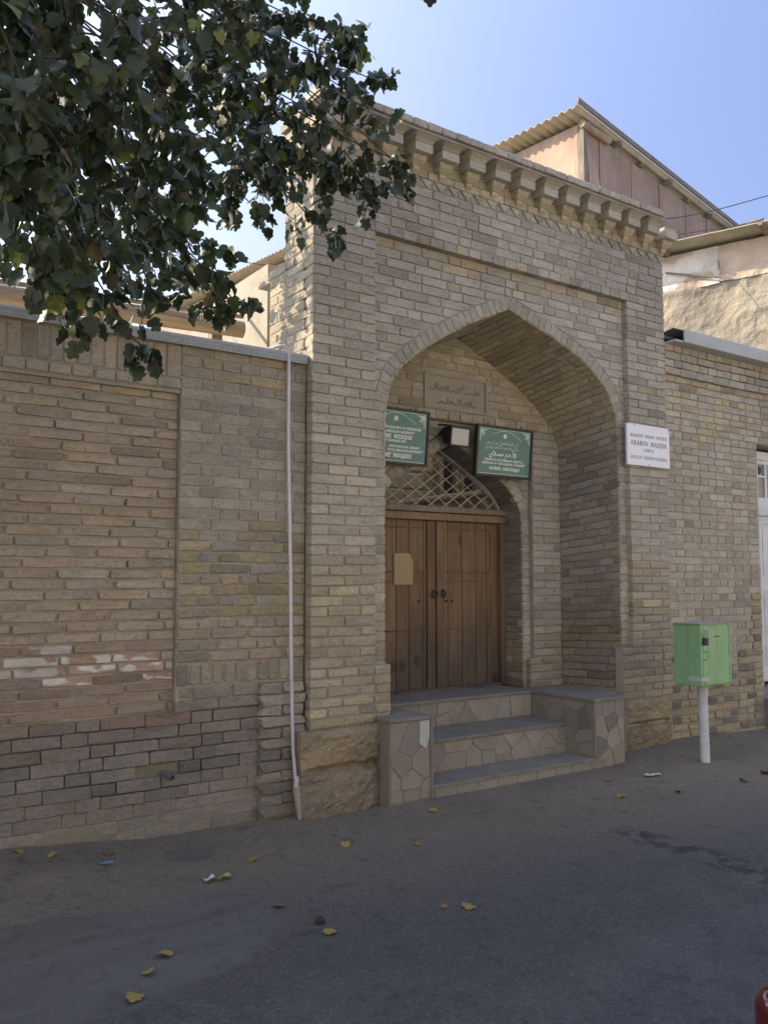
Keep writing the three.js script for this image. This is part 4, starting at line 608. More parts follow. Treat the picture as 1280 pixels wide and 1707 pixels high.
// ------------------------------------------------------------------ house with corrugated roof behind
const corr = (u) => 0.022 * Math.cos(u * 2 * Math.PI / 0.145);
function corrugated(len, w, t = 0.008) { // waves along x, runs along +z by len
  const top = [], n = Math.round(w / 0.145) * 10; for (let i = 0; i <= n; i++) { const u = w * i / n; top.push([u, corr(u)]); }
  const s = [...top, ...top.slice().reverse().map(([a, b]) => [a, b - t])]; const g = new THREE.ExtrudeGeometry(new THREE.Shape(s.map((p) => new THREE.Vector2(...p))), { depth: len, bevelEnabled: false }); return metreUV(g);
}
{
  srand(53);
  const h = thing('corrugated_house', 'tall shed with brown panel gable and corrugated sloping roof behind gateway', 'house', [6.443, 0, -3.0], THREE.MathUtils.degToRad(7.2));
  const pitch = Math.atan(0.108), yw = (x) => 8.63 - x * Math.tan(pitch);
  part('wall', [poly([[0.02, -0.1], [9, -0.1], [9, 7.15], [2.0, 7.55], [0.02, 7.9]], -0.3, -0.02)], M.lime, h, 'white plastered lower gable wall');
  part('wall', [box(0.02, 0.3, -0.1, 7.55, -14, -0.3)], M.lime, h, 'whitewashed lower side wall');
  part('wall', (() => { const n = 40, pos = [], uv = [], col = []; const P = (i, j) => { const z = lerp(-11.5, -5.2, i / n), f = j / n, topY = lerp(6.9, 7.75, smooth(-11.5, -8.5, z)) + 0.1 * (fbm(z * 2, 3, 4, 3) - 0.5); return [-0.03 - 0.5 * (1 - f) - 0.15 * (fbm(z * 1.4, f * 3, 8, 4) - 0.3), lerp(4.0, topY, f), z]; }; for (let i = 0; i < n; i++) for (let j = 0; j < n; j++) { const q = [P(i, j), P(i + 1, j), P(i + 1, j + 1), P(i, j + 1)]; for (const k of [0, 1, 2, 0, 2, 3]) { pos.push(...q[k]); uv.push(q[k][2] * 0.5, q[k][1] * 0.5); col.push(1.1, 1.08, 1.02); } } return toGeo(pos, null, uv, col); })(), M.adobe, h, 'bulging adobe skirt of the side wall');
  // side infill, panel by panel
  for (let i = 0; i < 11; i++) { const z1 = -0.02 - i * 1.22, z0 = z1 - 1.215; part('wall_panel', poly([[z0, i < 3 ? 7.4 : 7.55 + 0.05 * i], [z1, i < 3 ? 7.4 : 7.55], [z1, 8.66], [z0, 8.66]].map((p) => p), 0, 0.02).rotateY(-Math.PI / 2), M.feltLight, h); }
  // gable infill
  const xs = [0.0, 0.42, 1.3, 2.15, 3.0, 3.75, 4.5, 5.3];
  for (let i = 0; i + 1 < xs.length; i++) { const a = xs[i] + 0.004, b = xs[i + 1] - 0.004; part('wall_panel', poly([[a, 7.0 + 0.02 * i], [b, 7.0], [b, yw(b)], [a, yw(a)]], -0.02, 0.008 + 0.006 * (i % 2)), M.felt, h); part('batten', poly([[b - 0.01, 7.0], [b + 0.018, 7.0], [b + 0.018, yw(b)], [b - 0.01, yw(b)]], 0.016, 0.026), M.felt, h); }
  part('corner_post', [box(-0.05, 0.05, 6.9, 8.62, -0.06, 0.05)], M.greyWood, h);
  part('torn_lining', poly([[0.06, 8.45], [0.1, 8.4], [0.55, 7.55], [0.75, 7.0], [0.2, 7.0], [0.12, 7.8]], 0.012, 0.022), M.feltLight, h);
  part('ledge_board', poly([[1.5, 7.62], [4.6, 7.42], [4.6, 7.35], [1.5, 7.55]], 0.02, 0.10), M.greyWood, h);
  part('lower_wall', poly([[1.5, 6.0], [5.5, 6.0], [5.5, 7.32], [4.6, 7.35], [1.5, 7.55]], 0.01, 0.03), std({ map: plasterMap, color: lin(0.62, 0.66, 0.72) }), h, 'pale blue lower gable');
  // roof: sheets run down the slope to the right, waves show along the high edge
  const rl = 5.35, roof = new THREE.Group(); roof.name = 'roof'; h.add(roof);
  for (let i = 0; i < 12; i++) {
    const g = corrugated(rl, 1.16 - 0.0); // local: x across waves, z down the slope
    g.rotateY(Math.PI / 2); // z -> x, x -> -z
    g.rotateZ(-pitch); g.translate(-0.31, 8.745 + 0.31 * Math.tan(pitch) + 0.004 * (i % 2), 0.13 - i * 1.15); part('roof_sheet', g, M.sheet, roof);
  }
  for (let x = 0.1; x < 5.3; x += 0.74) { const y = yw(x) + 0.015; part('purlin', box(x - 0.035, x + 0.035, y - 0.0, y + 0.07, -12, 0.10 + rr(-0.05, 0.06), 0.006), M.greyWood, roof); }
  part('verge_board', (() => { const g = new THREE.BoxGeometry(5.5, 0.075, 0.03); g.rotateZ(-pitch); g.translate(2.4, 8.80 - 2.4 * Math.tan(pitch), 0.16); return metreUV(g); })(), M.greyWood, roof);
  part('log_end', [bar([-0.10, 8.60, 0.06], [0.6, 8.56, 0.07], 0.06, 12)], M.oldWood, roof);
  part('rafter_tail', [bar([4.35, yw(4.35) + 0.0, -0.2], [4.4, yw(4.4) + 0.03, 0.75], 0.028, 8)], M.greyWood, roof);
}
// ------------------------------------------------------------------ adobe house at the right edge
{
  srand(59);
  const a = THREE.MathUtils.degToRad(20), h = thing('adobe_house', 'rough sunlit adobe plaster house with tin eave at the upper right', 'house', [7.615, 0, -0.8], a);
  // local: wall in the plane x = 0 running along z, faces -x
  const n = 70, pos = [], uv = [], col = [], z0 = -2.6, z1 = 1.2;
  const P = (i, j) => { const z = lerp(z0, z1, i / n), f = j / n, y = lerp(3.6, 5.9 + 0.03 * (fbm(z * 4, 2, 3, 3) - 0.5), f); return [-0.10 * (fbm(z * 1.6, y * 1.6, 4, 3) - 0.5) - 0.05 * (fbm(z * 7, y * 7, 9, 3) - 0.5) - 0.02 * smooth(0.93, 1, f), y, z]; };
  for (let i = 0; i < n; i++) for (let j = 0; j < n; j++) { const q = [P(i, j), P(i + 1, j), P(i + 1, j + 1), P(i, j + 1)]; for (const k of [0, 1, 2, 0, 2, 3]) { pos.push(...q[k]); uv.push(q[k][2] * 0.6, q[k][1] * 0.6); const b = 0.95 + 0.2 * (fbm(q[k][2] * 2, q[k][1] * 2, 15, 3) - 0.5); col.push(b, b, b * 0.98); } }
  const front = part('wall', toGeo(pos, null, uv, col), M.adobe, h, 'rough adobe plaster');
  part('wall_body', [tint(box(0.03, 6, -0.1, 5.92, z0, z1), 0.9, 0.88, 0.85)], M.adobe, h);
  // lighter band under the eave: lining sheets and a stick
  const liningMat = std({ map: plasterMap, bumpMap: plasterBump, bumpScale: 0.02, vertexColors: true });
  const band = (za, zb, ya, yb, m, label) => { const pos = [], uv = [], col = [], NX = 36, NY = 16; const Q = (i, j) => { const z = lerp(za, zb, i / NX), f = j / NY, e = 0.035 * (fbm(z * 5, 3, 14, 3) - 0.5) * (1 - f); return [-0.015 - 0.05 * fbm(z * 3, f * 2 + za, 17, 4) - 0.012 * vnoise(z * 30, f * 12, 19), lerp(ya, yb, f) + e, z]; };
    for (let i = 0; i < NX; i++) for (let j = 0; j < NY; j++) { const q = [Q(i, j), Q(i + 1, j), Q(i + 1, j + 1), Q(i, j + 1)]; for (const k of [0, 1, 2, 0, 2, 3]) { pos.push(...q[k]); uv.push(q[k][2] * 0.7, q[k][1] * 0.7); const t = smooth(0.42, 0.6, fbm(q[k][2] * 4, q[k][1] * 5, 23, 4)); col.push(...m.map((c) => c).map((c, ii) => lerp(c, [0.9, 0.84, 0.76][ii], t * (label[0] === 'f' ? 0.9 : 0.15)))); } }
    part('lining_sheet', toGeo(pos, null, uv, col), liningMat, h, label); };
  band(-2.6, -1.72, 5.86, 6.42, [0.62, 0.48, 0.36], 'flaking white lining'); band(-1.74, -0.62, 5.88, 6.42, [0.58, 0.46, 0.36], 'flaking white lining'); band(-0.64, 1.2, 5.9, 6.42, [0.66, 0.52, 0.40], 'tan lining sheet');
  part('batten', [bar([-0.08, 6.0, -0.60], [-0.08, 6.2, -0.62], 0.01, 6)], M.oldWood, h); part('batten', [bar([-0.09, 6.17, -1.35], [-0.10, 5.95, -0.62], 0.014, 6)], M.greyWood, h);
  part('loose_lath', [bar([-0.1, 5.9, -2.2], [-0.12, 5.76, -1.75], 0.012, 6)], M.greyWood, h);
  const roof = new THREE.Group(); roof.name = 'roof'; h.add(roof);
  for (let i = 0; i < 4; i++) part('roof_sheet', box(-0.42, 3, 6.475 + 0.004 * (i % 2), 6.487 + 0.004 * (i % 2), -2.7 + i * 1.05, -1.64 + i * 1.05), M.sheet, roof);
  for (const z of [-2.3, -1.33, 0.02, 0.9]) part('rafter', box(-0.47, 1.5, 6.42, 6.472, z - 0.03, z + 0.03, 0.006), M.greyWood, roof);
  const ins = new THREE.SphereGeometry(0.035, 12, 10); ins.scale(1, 1.15, 1); ins.translate(-0.47, 6.55, -1.33); part('insulator', [ins, bar([-0.47, 6.47, -1.33], [-0.47, 6.53, -1.33], 0.012, 8)], std({ color: lin(0.8, 0.8, 0.78), roughness: 0.25 }), roof);
}
// ------------------------------------------------------------------ timbers above the left wall
{
  srand(61);
  const t = thing('timber_frame', 'rough log and thin pole of a trellis behind left wall top', 'trellis');
  const log = (a, b, r0, r1, wob) => { const c = new THREE.CatmullRomCurve3([0, 0.25, 0.5, 0.75, 1].map((k) => new THREE.Vector3(lerp(a[0], b[0], k), lerp(a[1], b[1], k) + rr(-wob, wob), lerp(a[2], b[2], k)))); const g = new THREE.TubeGeometry(c, 60, 1, 14), p = g.attributes.position; for (let i = 0; i <= 60; i++) { const ctr = c.getPointAt(i / 60), R = lerp(r0, r1, i / 60); for (let j = 0; j <= 14; j++) { const k = i * 15 + j, n = R * (0.9 + 0.25 * fbm(i * 0.4, j * 0.9, 5, 3)); p.setXYZ(k, ctr.x + (p.getX(k) - ctr.x) * n, ctr.y + (p.getY(k) - ctr.y) * n, ctr.z + (p.getZ(k) - ctr.z) * n); } } g.computeVertexNormals(); const uv = g.attributes.uv; for (let i = 0; i < uv.count; i++) uv.setXY(i, uv.getY(i) * 0.6, uv.getX(i) * 1.4); const e = new THREE.CircleGeometry(r1 * 0.97, 14); e.lookAt(new THREE.Vector3(1, 0, 0)); e.translate(...b); return [g, e]; };
  part('log', log([-4.4, 3.80, -1.3], [0.05, 3.99, -1.3], 0.085, 0.075, 0.012), M.oldWood, t);
  part('pole', log([-4.4, 3.93, -1.3], [0.20, 4.20, -1.6], 0.022, 0.018, 0.008), M.greyWood, t);
  for (const x of [-1.18, -0.16]) part('strut', box(x - 0.05, x + 0.05, 3.3, 4.02, -1.45, -1.36, 0.006), M.greyWood, t);
}
// ------------------------------------------------------------------ signs, lamp, plate, notice
function canvasTex(w, h, draw) { const c = document.createElement('canvas'); c.width = w; c.height = h; const g = c.getContext('2d'); draw(g, w, h); const t = new THREE.CanvasTexture(c); t.colorSpace = THREE.SRGBColorSpace; t.anisotropy = 8; return t; }
function face(w, h, z) { const g = new THREE.PlaneGeometry(w, h); g.translate(0, 0, z); return g; }
function greenBase(g, w, h) {
  g.fillStyle = '#12645c'; g.fillRect(0, 0, w, h); g.strokeStyle = '#d7ded0'; g.fillStyle = '#e6e8dc'; g.lineWidth = 5; g.strokeRect(9, 9, w - 18, h - 18); g.lineWidth = 4;
  g.beginPath(); g.moveTo(w * 0.26, 66); g.quadraticCurveTo(w * 0.4, 22, w * 0.5, 20); g.quadraticCurveTo(w * 0.66, 26, w * 0.82, 110); g.stroke();
  const sx = w * 0.5, sy = 74; g.beginPath(); for (let i = 0; i < 16; i++) { const a = i * Math.PI / 8, r = i % 2 ? 19 : 28; g[i ? 'lineTo' : 'moveTo'](sx + r * Math.sin(a), sy - r * Math.cos(a)); } g.fill(); g.fillStyle = '#12645c'; g.beginPath(); g.arc(sx, sy, 11, 0, 7); g.fill(); g.fillStyle = '#e6e8dc'; g.beginPath(); g.arc(sx, sy, 7, 0, 7); g.fill();
  for (const s of [-1, 1]) { const X = (v) => s > 0 ? w - v : v; g.lineWidth = 7; for (const [a, L] of [[26, 92], [42, 62], [58, 36]]) { g.beginPath(); g.moveTo(X(26), a); g.lineTo(X(26 + L), a); g.stroke(); g.beginPath(); g.moveTo(X(a), 26); g.lineTo(X(a), 26 + L * 1.25); g.stroke(); } g.beginPath(); g.moveTo(X(66), 66); g.lineTo(X(86), 66); g.lineTo(X(66), 92); g.fill(); }
  g.fillStyle = '#ece9dd';
}
function fit(g, s, x, y, size, weight, maxW, align = 'center') { g.font = `${weight} ${size}px sans-serif`; g.textAlign = align; const m = g.measureText(s).width, k = maxW ? maxW / m : 1; g.save(); g.translate(x, y); g.scale(k, 1); g.fillText(s, 0, 0); g.restore(); }
// joined script, right to left, as pen strokes on a unit grid
function script(g, x, y, s, strokes, dots, lw) { g.lineWidth = lw; g.lineCap = 'round'; g.lineJoin = 'round'; g.strokeStyle = '#ece9dd'; for (const q of strokes) { g.beginPath(); q.forEach((p, i) => g[i ? 'lineTo' : 'moveTo'](x + p[0] * s, y - p[1] * s)); g.stroke(); } for (const d of dots) { g.beginPath(); g.arc(x + d[0] * s, y - d[1] * s, lw * 0.62, 0, 7); g.fill(); } }
const JAMI = [[[9.2, .1], [8.9, 1], [8.3, .9], [9, .35], [8.6, 0], [8.1, 0], [7.9, 1.9]], [[7.3, 0], [7.1, .55], [6.7, .5], [6.8, .05], [6.2, 0], [5.9, .6], [5.5, .55], [5.7, .1], [5.3, -.2], [5.2, -.9], [5.7, -1.3], [6.3, -1.1]], [[4.6, .1], [4.5, .55], [4.1, .5], [4.2, 0], [3.8, 0], [3.7, .45], [3.5, 0], [3.3, .45], [3.1, 0], [2.9, .45], [2.6, 0], [2.1, .05], [1.8, .9], [1.3, .85], [1.9, .1], [1.4, 0], [.9, .05], [.8, .8], [.3, .05], [-.1, .2], [-.2, -.4], [.2, -.6], [.7, -.3]]], JDOTS = [[8.7, -.55], [1.6, -.5], [.95, 1.2], [1.15, 1.2], [.1, -1], [.35, -1]];
const LINE_A = [[[11.5, .9], [11.4, 0]], [[11, .2], [10.9, -.4], [10.5, -.6]], [[10.2, .3], [9.9, 0], [9.4, 0], [9.2, 1]], [[8.8, 0], [8.6, .4], [8.3, 0], [8, .4], [7.8, 0], [7.4, 0], [7.3, .9]], [[6.9, 0], [6.6, .45], [6.3, 0], [6, .4], [5.7, 0], [5.2, 0], [5.1, .9]], [[4.7, .2], [4.5, -.3], [4.1, -.4]], [[3.8, .3], [3.3, 0], [3, .3], [2.8, -.2], [3.2, -.4]], [[2.3, .9], [2.2, 0]], [[1.8, .2], [1.6, -.3], [1.2, -.4]], [[1, 0], [.7, .4], [.4, 0], [.1, .3], [-.2, -.2], [.3, -.4]]], DOTS_A = [[10, .9], [9.1, -.4], [8.2, .8], [6.4, .8], [5.6, -.4], [4.4, .7], [2.6, .9], [1.4, .7], [.5, -.7]];
const LINE_B = [[[11.6, .2], [11.3, 0], [10.9, .1], [10.8, .8]], [[10.4, .2], [10.2, -.3], [9.8, -.4]], [[9.5, .3], [9.2, 0], [8.8, .5], [8.5, 0], [8.1, 0], [8, .4]], [[7.6, .5], [7.2, 0], [6.9, .4], [6.6, -.2]], [[6.3, 0], [6, .5], [5.6, 0], [5.2, 0], [5, .9], [4.8, 0]], [[4.4, 0], [4.2, .4], [3.9, 0], [3.6, .4], [3.3, 0], [2.8, 0], [2.7, .5]], [[2.3, .2], [2, -.2], [1.8, .5], [1.4, 0], [1.2, .3], [.9, -.2]], [[.6, .3], [.2, 0], [-.1, .3], [-.3, -.2], [.2, -.4]]], DOTS_B = [[11.1, -.4], [9.9, .6], [8.6, 1], [7, -.5], [5.8, .9], [4, .9], [3, -.4], [1.6, .9], [.2, -.7]];
const signMat = (t) => new THREE.MeshPhysicalMaterial({ map: t, roughness: 0.5, clearcoat: 0.8, clearcoatRoughness: 0.03 });
function greenSign(x, y, w, h, label, draw) {
  const s = thing('sign_board', label, 'sign', [x, y, -0.655]); s.rotation.set(0.10, 0, 0);
  const f = 0.024, z = 0.02, fm = std({ color: lin(0.035, 0.024, 0.018), roughness: 0.45 });
  part('frame', [box(-w / 2, w / 2, h / 2 - f, h / 2, -0.03, z, 0.004), box(-w / 2, w / 2, -h / 2, -h / 2 + f, -0.03, z, 0.004), box(-w / 2, -w / 2 + f, -h / 2 + f, h / 2 - f, -0.03, z, 0.004), box(w / 2 - f, w / 2, -h / 2 + f, h / 2 - f, -0.03, z, 0.004), box(-w / 2 + 0.01, w / 2 - 0.01, -h / 2 + 0.01, h / 2 - 0.01, -0.03, -0.004)], fm, s);
  const p = part('panel', face(w - 2 * f, h - 2 * f, 0.004), signMat(canvasTex(720, 480, draw)), s);
  for (const q of [-0.3, 0.3]) { const g = new THREE.TorusGeometry(0.012, 0.004, 6, 12); g.translate(q * w, h / 2 + 0.012, -0.01); part('hanging_eye', g, M.iron, s); }
}
greenSign(2.605, 3.005, 0.745, 0.505, 'green framed sign in Arabic and Cyrillic script, right of the flood lamp', (g, w, h) => {
  greenBase(g, w, h); script(g, 130, 160, 36, LINE_A, DOTS_A, 3.6); script(g, 118, 208, 37, LINE_B, DOTS_B, 3.6); script(g, 170, 282, 39, JAMI, JDOTS, 7);
  fit(g, 'ЎЗБЕКИСТОН  МУСУЛМОНЛАРИ  ИДОРАСИ', w * 0.5, 338, 30, 'bold', 520); fit(g, 'БУХОРО ШАҲАР "ХЎЖА АБДУЛЛОҲ САФЕДМЎЙ"', w * 0.51, 374, 30, 'bold', 590); fit(g, 'ЖОМЕЪ  МАСЖИДИ', w * 0.52, 430, 46, 'bold', 420);
});
greenSign(1.275, 3.045, 0.75, 0.515, 'green framed English sign reading MOSQUE, half hidden by left arch jamb', (g, w, h) => {
  greenBase(g, w, h); const x = 238;
  fit(g, 'OF MUSLIM\'S OF UZBEKISTAN', x, 172, 34, 'bold', 415, 'left'); fit(g, 'ABDULLOH SAFEDMUY"', x + 14, 210, 34, 'bold', 330, 'left'); fit(g, 'ME  MOSQUE', x, 262, 54, 'bold', 320, 'left'); fit(g, 'OF BUKHARA CITY', x, 296, 32, 'bold', 250, 'left');
  fit(g, 'MUSULMONLARI  IDORASI', x + 56, 346, 32, 'bold', 350, 'left'); fit(g, '"XO\'JA ABDULLOH SAFEDMO\'Y"', x + 36, 382, 34, 'bold', 420, 'left'); fit(g, 'ME\' MASJIDI', x, 438, 56, 'bold', 320, 'left');
});
{
  const s = thing('white_plaque', 'white marble plaque with black engraved lettering on right gateway pillar', 'plaque', [3.965, 3.1, 0.018]); s.rotation.z = 0.0;
  const w = 0.665, h = 0.42; part('slab', box(-w / 2, w / 2, -h / 2, h / 2, -0.012, 0.012, 0.003), std({ color: lin(0.8, 0.81, 0.83), roughness: 0.4 }), s);
  part('lettering', face(w - 0.008, h - 0.008, 0.0132), std({ roughness: 0.4, map: canvasTex(900, 570, (g, W, H) => { g.fillStyle = '#eeeef2'; g.fillRect(0, 0, W, H); g.fillStyle = '#26262b'; const f = (t, y, z, mw, wt = '') => { g.font = `${wt} ${z}px serif`; g.textAlign = 'center'; const k = mw / g.measureText(t).width; g.save(); g.translate(W * 0.5, y); g.scale(k, 1); g.fillText(t, 0, 0); g.restore(); }; f('MADANIY  MEROS  OB\'EKTI', 176, 60, 790, 'bold'); f('ARABON  MASJIDI', 290, 88, 780, 'bold'); f('(1880 y)', 372, 58, 215, 'bold'); f('DAVLAT  MUHOFAZASIDA', 480, 60, 780, 'bold'); }) }), s);
  for (const [x, y] of [[-0.23, 0.195], [0.315, 0.193], [0.0, -0.196]]) { const g = new THREE.CylinderGeometry(0.006, 0.006, 0.006, 10); g.rotateX(Math.PI / 2); g.translate(x, y, 0.0145); part('screw', g, M.iron, s); }
}
{
  const l = thing('flood_lamp', 'black rectangular flood lamp with pale glass between the green signs', 'lamp', [2.0, 3.10, -0.62]); l.rotation.set(0.14, 0.12, 0); l.scale.setScalar(0.92);
  const s = new THREE.Shape([[-0.09, -0.06], [0.0, -0.095], [0.0, 0.095], [-0.11, 0.08], [-0.15, 0.03]].map((p) => new THREE.Vector2(...p))); const g = new THREE.ExtrudeGeometry(s, { depth: 0.26, bevelEnabled: true, bevelSize: 0.006, bevelThickness: 0.006, bevelSegments: 2 }); g.rotateY(-Math.PI / 2); g.translate(0.13, 0, 0); // depth along -x, section in z
  part('housing', [metreUV(g)], M.black, l);
  part('bezel', [box(-0.148, 0.148, 0.085, 0.105, -0.01, 0.02, 0.004), box(-0.148, 0.148, -0.105, -0.085, -0.01, 0.02, 0.004), box(-0.148, -0.125, -0.085, 0.085, -0.01, 0.02, 0.004), box(0.125, 0.148, -0.085, 0.085, -0.01, 0.02, 0.004)], M.black, l);
  part('reflector', box(-0.124, 0.124, -0.084, 0.084, 0.0, 0.004), std({ map: metalMap, color: lin(0.8, 0.78, 0.72), roughness: 0.35 }), l); part('glass', box(-0.124, 0.124, -0.084, 0.084, 0.013, 0.017), new THREE.MeshPhysicalMaterial({ map: metalMap, color: lin(0.47, 0.45, 0.39), roughness: 0.5, clearcoat: 1, clearcoatRoughness: 0.08 }), l);
  part('bulb', [bar([-0.06, 0, 0.008], [0.06, 0, 0.008], 0.005, 8)], std({ color: lin(0.8, 0.8, 0.78), roughness: 0.3 }), l);
  part('bracket', [bar([-0.155, 0.0, -0.03], [-0.155, 0.02, -0.15], 0.009, 8), bar([0.155, 0.0, -0.03], [0.155, 0.02, -0.15], 0.009, 8), bar([-0.155, 0.02, -0.15], [0.155, 0.02, -0.15], 0.009, 8), box(-0.21, 0.16, 0.1, 0.112, -0.12, 0.02, 0.003)], M.black, l);
  part('cable', tube([[-0.1, 0.02, -0.13], [-0.18, 0.0, -0.12], [-0.24, -0.05, -0.14], [-0.3, -0.075, -0.155], [-0.34, -0.07, -0.16]], 0.006, 20, 6), M.black, l);
}
{
  const n = thing('paper_notice', 'yellowed paper notice with cut corner pinned to left door leaf', 'notice', [1.668, 1.845, -1.073]);
  const t = canvasTex(256, 340, (g, w, h) => { g.fillStyle = '#ab9a70'; g.fillRect(0, 0, w, h); srand(3); for (let i = 0; i < 3000; i++) { g.fillStyle = `rgba(${rnd() < 0.5 ? '95,72,30' : '222,196,130'},${rr(0.03, 0.14)})`; g.fillRect(rnd() * w, rnd() * h, rr(1, 7), rr(1, 4)); } g.fillStyle = 'rgba(80,60,28,0.35)'; for (let y = 60; y < 310; y += 19) for (let x = 24; x < 225; x += rr(10, 24)) if (rnd() < 0.7) g.fillRect(x, y + rr(-1, 1), rr(5, 12), 3); });
  const s = [[-0.11, -0.152], [0.112, -0.152], [0.116, 0.08], [0.072, 0.150], [-0.11, 0.150]], g = new THREE.ExtrudeGeometry(new THREE.Shape(s.map((p) => new THREE.Vector2(...p))), { depth: 0.0015, bevelEnabled: false }); const uv = g.attributes.uv, p = g.attributes.position; for (let i = 0; i < uv.count; i++) uv.setXY(i, (p.getX(i) + 0.116) / 0.232, (p.getY(i) + 0.152) / 0.304);
  part('sheet', g, std({ map: t, roughness: 0.9 }), n);
}
// ------------------------------------------------------------------ green donation box and its padlock
{
  const d = thing('donation_box', 'light green metal collection box with slot on white post', 'collection box', [3.866, 0.085, 0.66]);
  const x0 = -0.23, x1 = 0.23, y0 = 0.69, y1 = 1.248, z0 = -0.145, z1 = 0.14;
  part('body', [box(x0, x1, y0, y1, z0, z1, 0.004), box(x0, x0 + 0.028, y0, y1, z1 - 0.002, z1 + 0.008, 0.003), box(x1 - 0.03, x1, y0, y1, z1 - 0.002, z1 + 0.008, 0.003)], M.green, d);
  const door = part('door', box(x0 + 0.034, x1 - 0.036, y0 + 0.012, y1 - 0.03, z1 - 0.002, z1 + 0.009, 0.003), M.green, d);
  part('coin_slot', box(-0.03, 0.055, 1.128, 1.137, z1 + 0.006, z1 + 0.0105), M.black, door);
  part('handle', tube([[-0.19, 0.93, z1 + 0.008], [-0.19, 0.93, z1 + 0.03], [-0.155, 0.93, z1 + 0.034], [-0.145, 0.94, z1 + 0.034], [-0.145, 1.0, z1 + 0.034], [-0.155, 1.01, z1 + 0.034], [-0.19, 1.01, z1 + 0.03], [-0.19, 1.01, z1 + 0.008]], 0.006, 40, 8), M.green, door);
  const k = new THREE.CylinderGeometry(0.011, 0.011, 0.006, 16); k.rotateX(Math.PI / 2); k.translate(-0.14, 0.805, z1 + 0.011); part('lock', k, M.green, door);
  for (const y of [0.82, 1.0]) part('hinge', bar([x1 - 0.033, y - 0.035, z1 + 0.012], [x1 - 0.033, y + 0.035, z1 + 0.012], 0.007, 10), M.green, d);
  part('top_sheet', box(x0 - 0.012, x1 + 0.01, y1, y1 + 0.007, z0 - 0.01, z1 + 0.012, 0.002), std({ map: metalMap, color: lin(0.36, 0.4, 0.36), roughness: 0.6 }), d);
  part('hasp', box(x0 + 0.006, x0 + 0.07, 1.155, 1.185, z1 + 0.009, z1 + 0.013, 0.002), M.green, d);
  part('sticker', [box(x0 + 0.001, x0 + 0.115, y0 + 0.045, y0 + 0.082, z1 + 0.009, z1 + 0.0105), box(x0 - 0.0012, x0, y0 + 0.045, y0 + 0.082, z1 - 0.13, z1 + 0.006)], std({ color: lin(0.52, 0.52, 0.56), roughness: 0.5 }), d);
  part('post', [bar([0.0, -0.04, 0.0], [-0.012, 0.6, 0.0], 0.043, 24)], std({ map: metalMap, color: lin(0.72, 0.74, 0.76), roughness: 0.4 }), d);
  part('post_socket', [bar([-0.012, 0.58, 0.0], [-0.013, 0.692, 0.0], 0.049, 24)], std({ map: metalMap, color: lin(0.66, 0.67, 0.68), roughness: 0.45 }), d);
  const p = thing('padlock', 'black padlock hanging at upper left of green box door', 'padlock', [3.684, 1.2, 0.826]);
  part('body', box(-0.03, 0.032, -0.055, 0.012, -0.012, 0.012, 0.008), M.black, p); part('shackle', tube([[-0.02, 0.01, 0], [-0.022, 0.05, 0], [-0.012, 0.075, 0], [0.006, 0.078, 0], [0.018, 0.06, 0], [0.02, 0.01, 0]], 0.0055, 24, 8), std({ color: lin(0.3, 0.3, 0.3), metalness: 0.8, roughness: 0.35 }), p); p.rotation.z = -0.12; p.position.z = 0.828;
}
// ------------------------------------------------------------------ wires
function wire(name, label, pts, r) { tag(part(name, tube(pts, r, 40, 5), std({ color: lin(0.05, 0.05, 0.055), roughness: 0.6 }), scene), label, 'wire'); }
wire('overhead_wire', 'upper thin dark wire from brown gable to right frame edge', [[4.6, 5.93, -0.9], [5.6, 6.15, -0.6], [6.69, 6.54, -0.2], [9.0, 7.5, 0.6]], 0.006);
wire('overhead_wire', 'lower thin wire held by white insulator on tin eave', [[5.5, 6.12, -2.4], [6.72, 6.56, -1.91], [8.6, 6.9, -0.6]], 0.006);
wire('overhead_wire', 'thin wire crossing bright sky left of gateway side', [[-2.4, 5.35, -3.5], [0.4, 5.42, -3.4], [3.0, 5.6, -3.3]], 0.005);

// ------------------------------------------------------------------ tree
function leafGeo(bend, fold, lob) { // broad lobed leaf with a wavy edge, stalk end at the origin, tip along +y
  const half = new THREE.CatmullRomCurve3([[0, 0], [0.15, -0.09], [0.34, -0.03], [0.47, 0.14], [0.485, 0.30], [0.40 - 0.05 * lob, 0.41], [0.37 - 0.05 * lob, 0.47], [0.43, 0.57], [0.42, 0.69], [0.31, 0.77], [0.22 - 0.04 * lob, 0.80], [0.17, 0.90], [0.08, 0.985], [0, 1.0]].map((p) => new THREE.Vector3(p[0], p[1], 0)), false, 'centripetal').getPoints(15);
  const n = half.length, pos = [], uv = [], idx = [], P = (x, y) => { const a = Math.abs(x), w = 0.05 * lob * Math.sin(y * 11 + a * 4) * a; pos.push(x * (1 - 0.25 * Math.abs(fold) * a), y - 0.12 * bend * y * y - 0.1 * bend * a * a, -bend * y * y * 0.42 + fold * a * (1 - 0.5 * a) + w - 0.35 * bend * a * a); uv.push(x + 0.5, y); };
  for (let i = 0; i < n; i++) { const e = half[i], my = clamp(e.y * 0.92 + 0.02, 0, 1); for (const f of [-1, -0.5, 0, 0.5, 1]) P(e.x * f, lerp(my, e.y, Math.abs(f))); }
  for (let i = 0; i + 1 < n; i++) for (let k = 0; k < 4; k++) { const a = i * 5 + k, b = a + 1, c = a + 5, d = c + 1; idx.push(a, b, d, a, d, c); }
  const g = new THREE.BufferGeometry(); g.setAttribute('position', new THREE.Float32BufferAttribute(pos, 3)); g.setAttribute('uv', new THREE.Float32BufferAttribute(uv, 2)); g.setIndex(idx); g.computeVertexNormals(); return g;
}
const leafShapes = [leafGeo(0.5, 0.2, 1), leafGeo(0.9, 0.4, 0.6), leafGeo(0.25, -0.2, 1.3), leafGeo(1.2, 0.5, 1), leafGeo(0.6, 0.75, 0.5)];
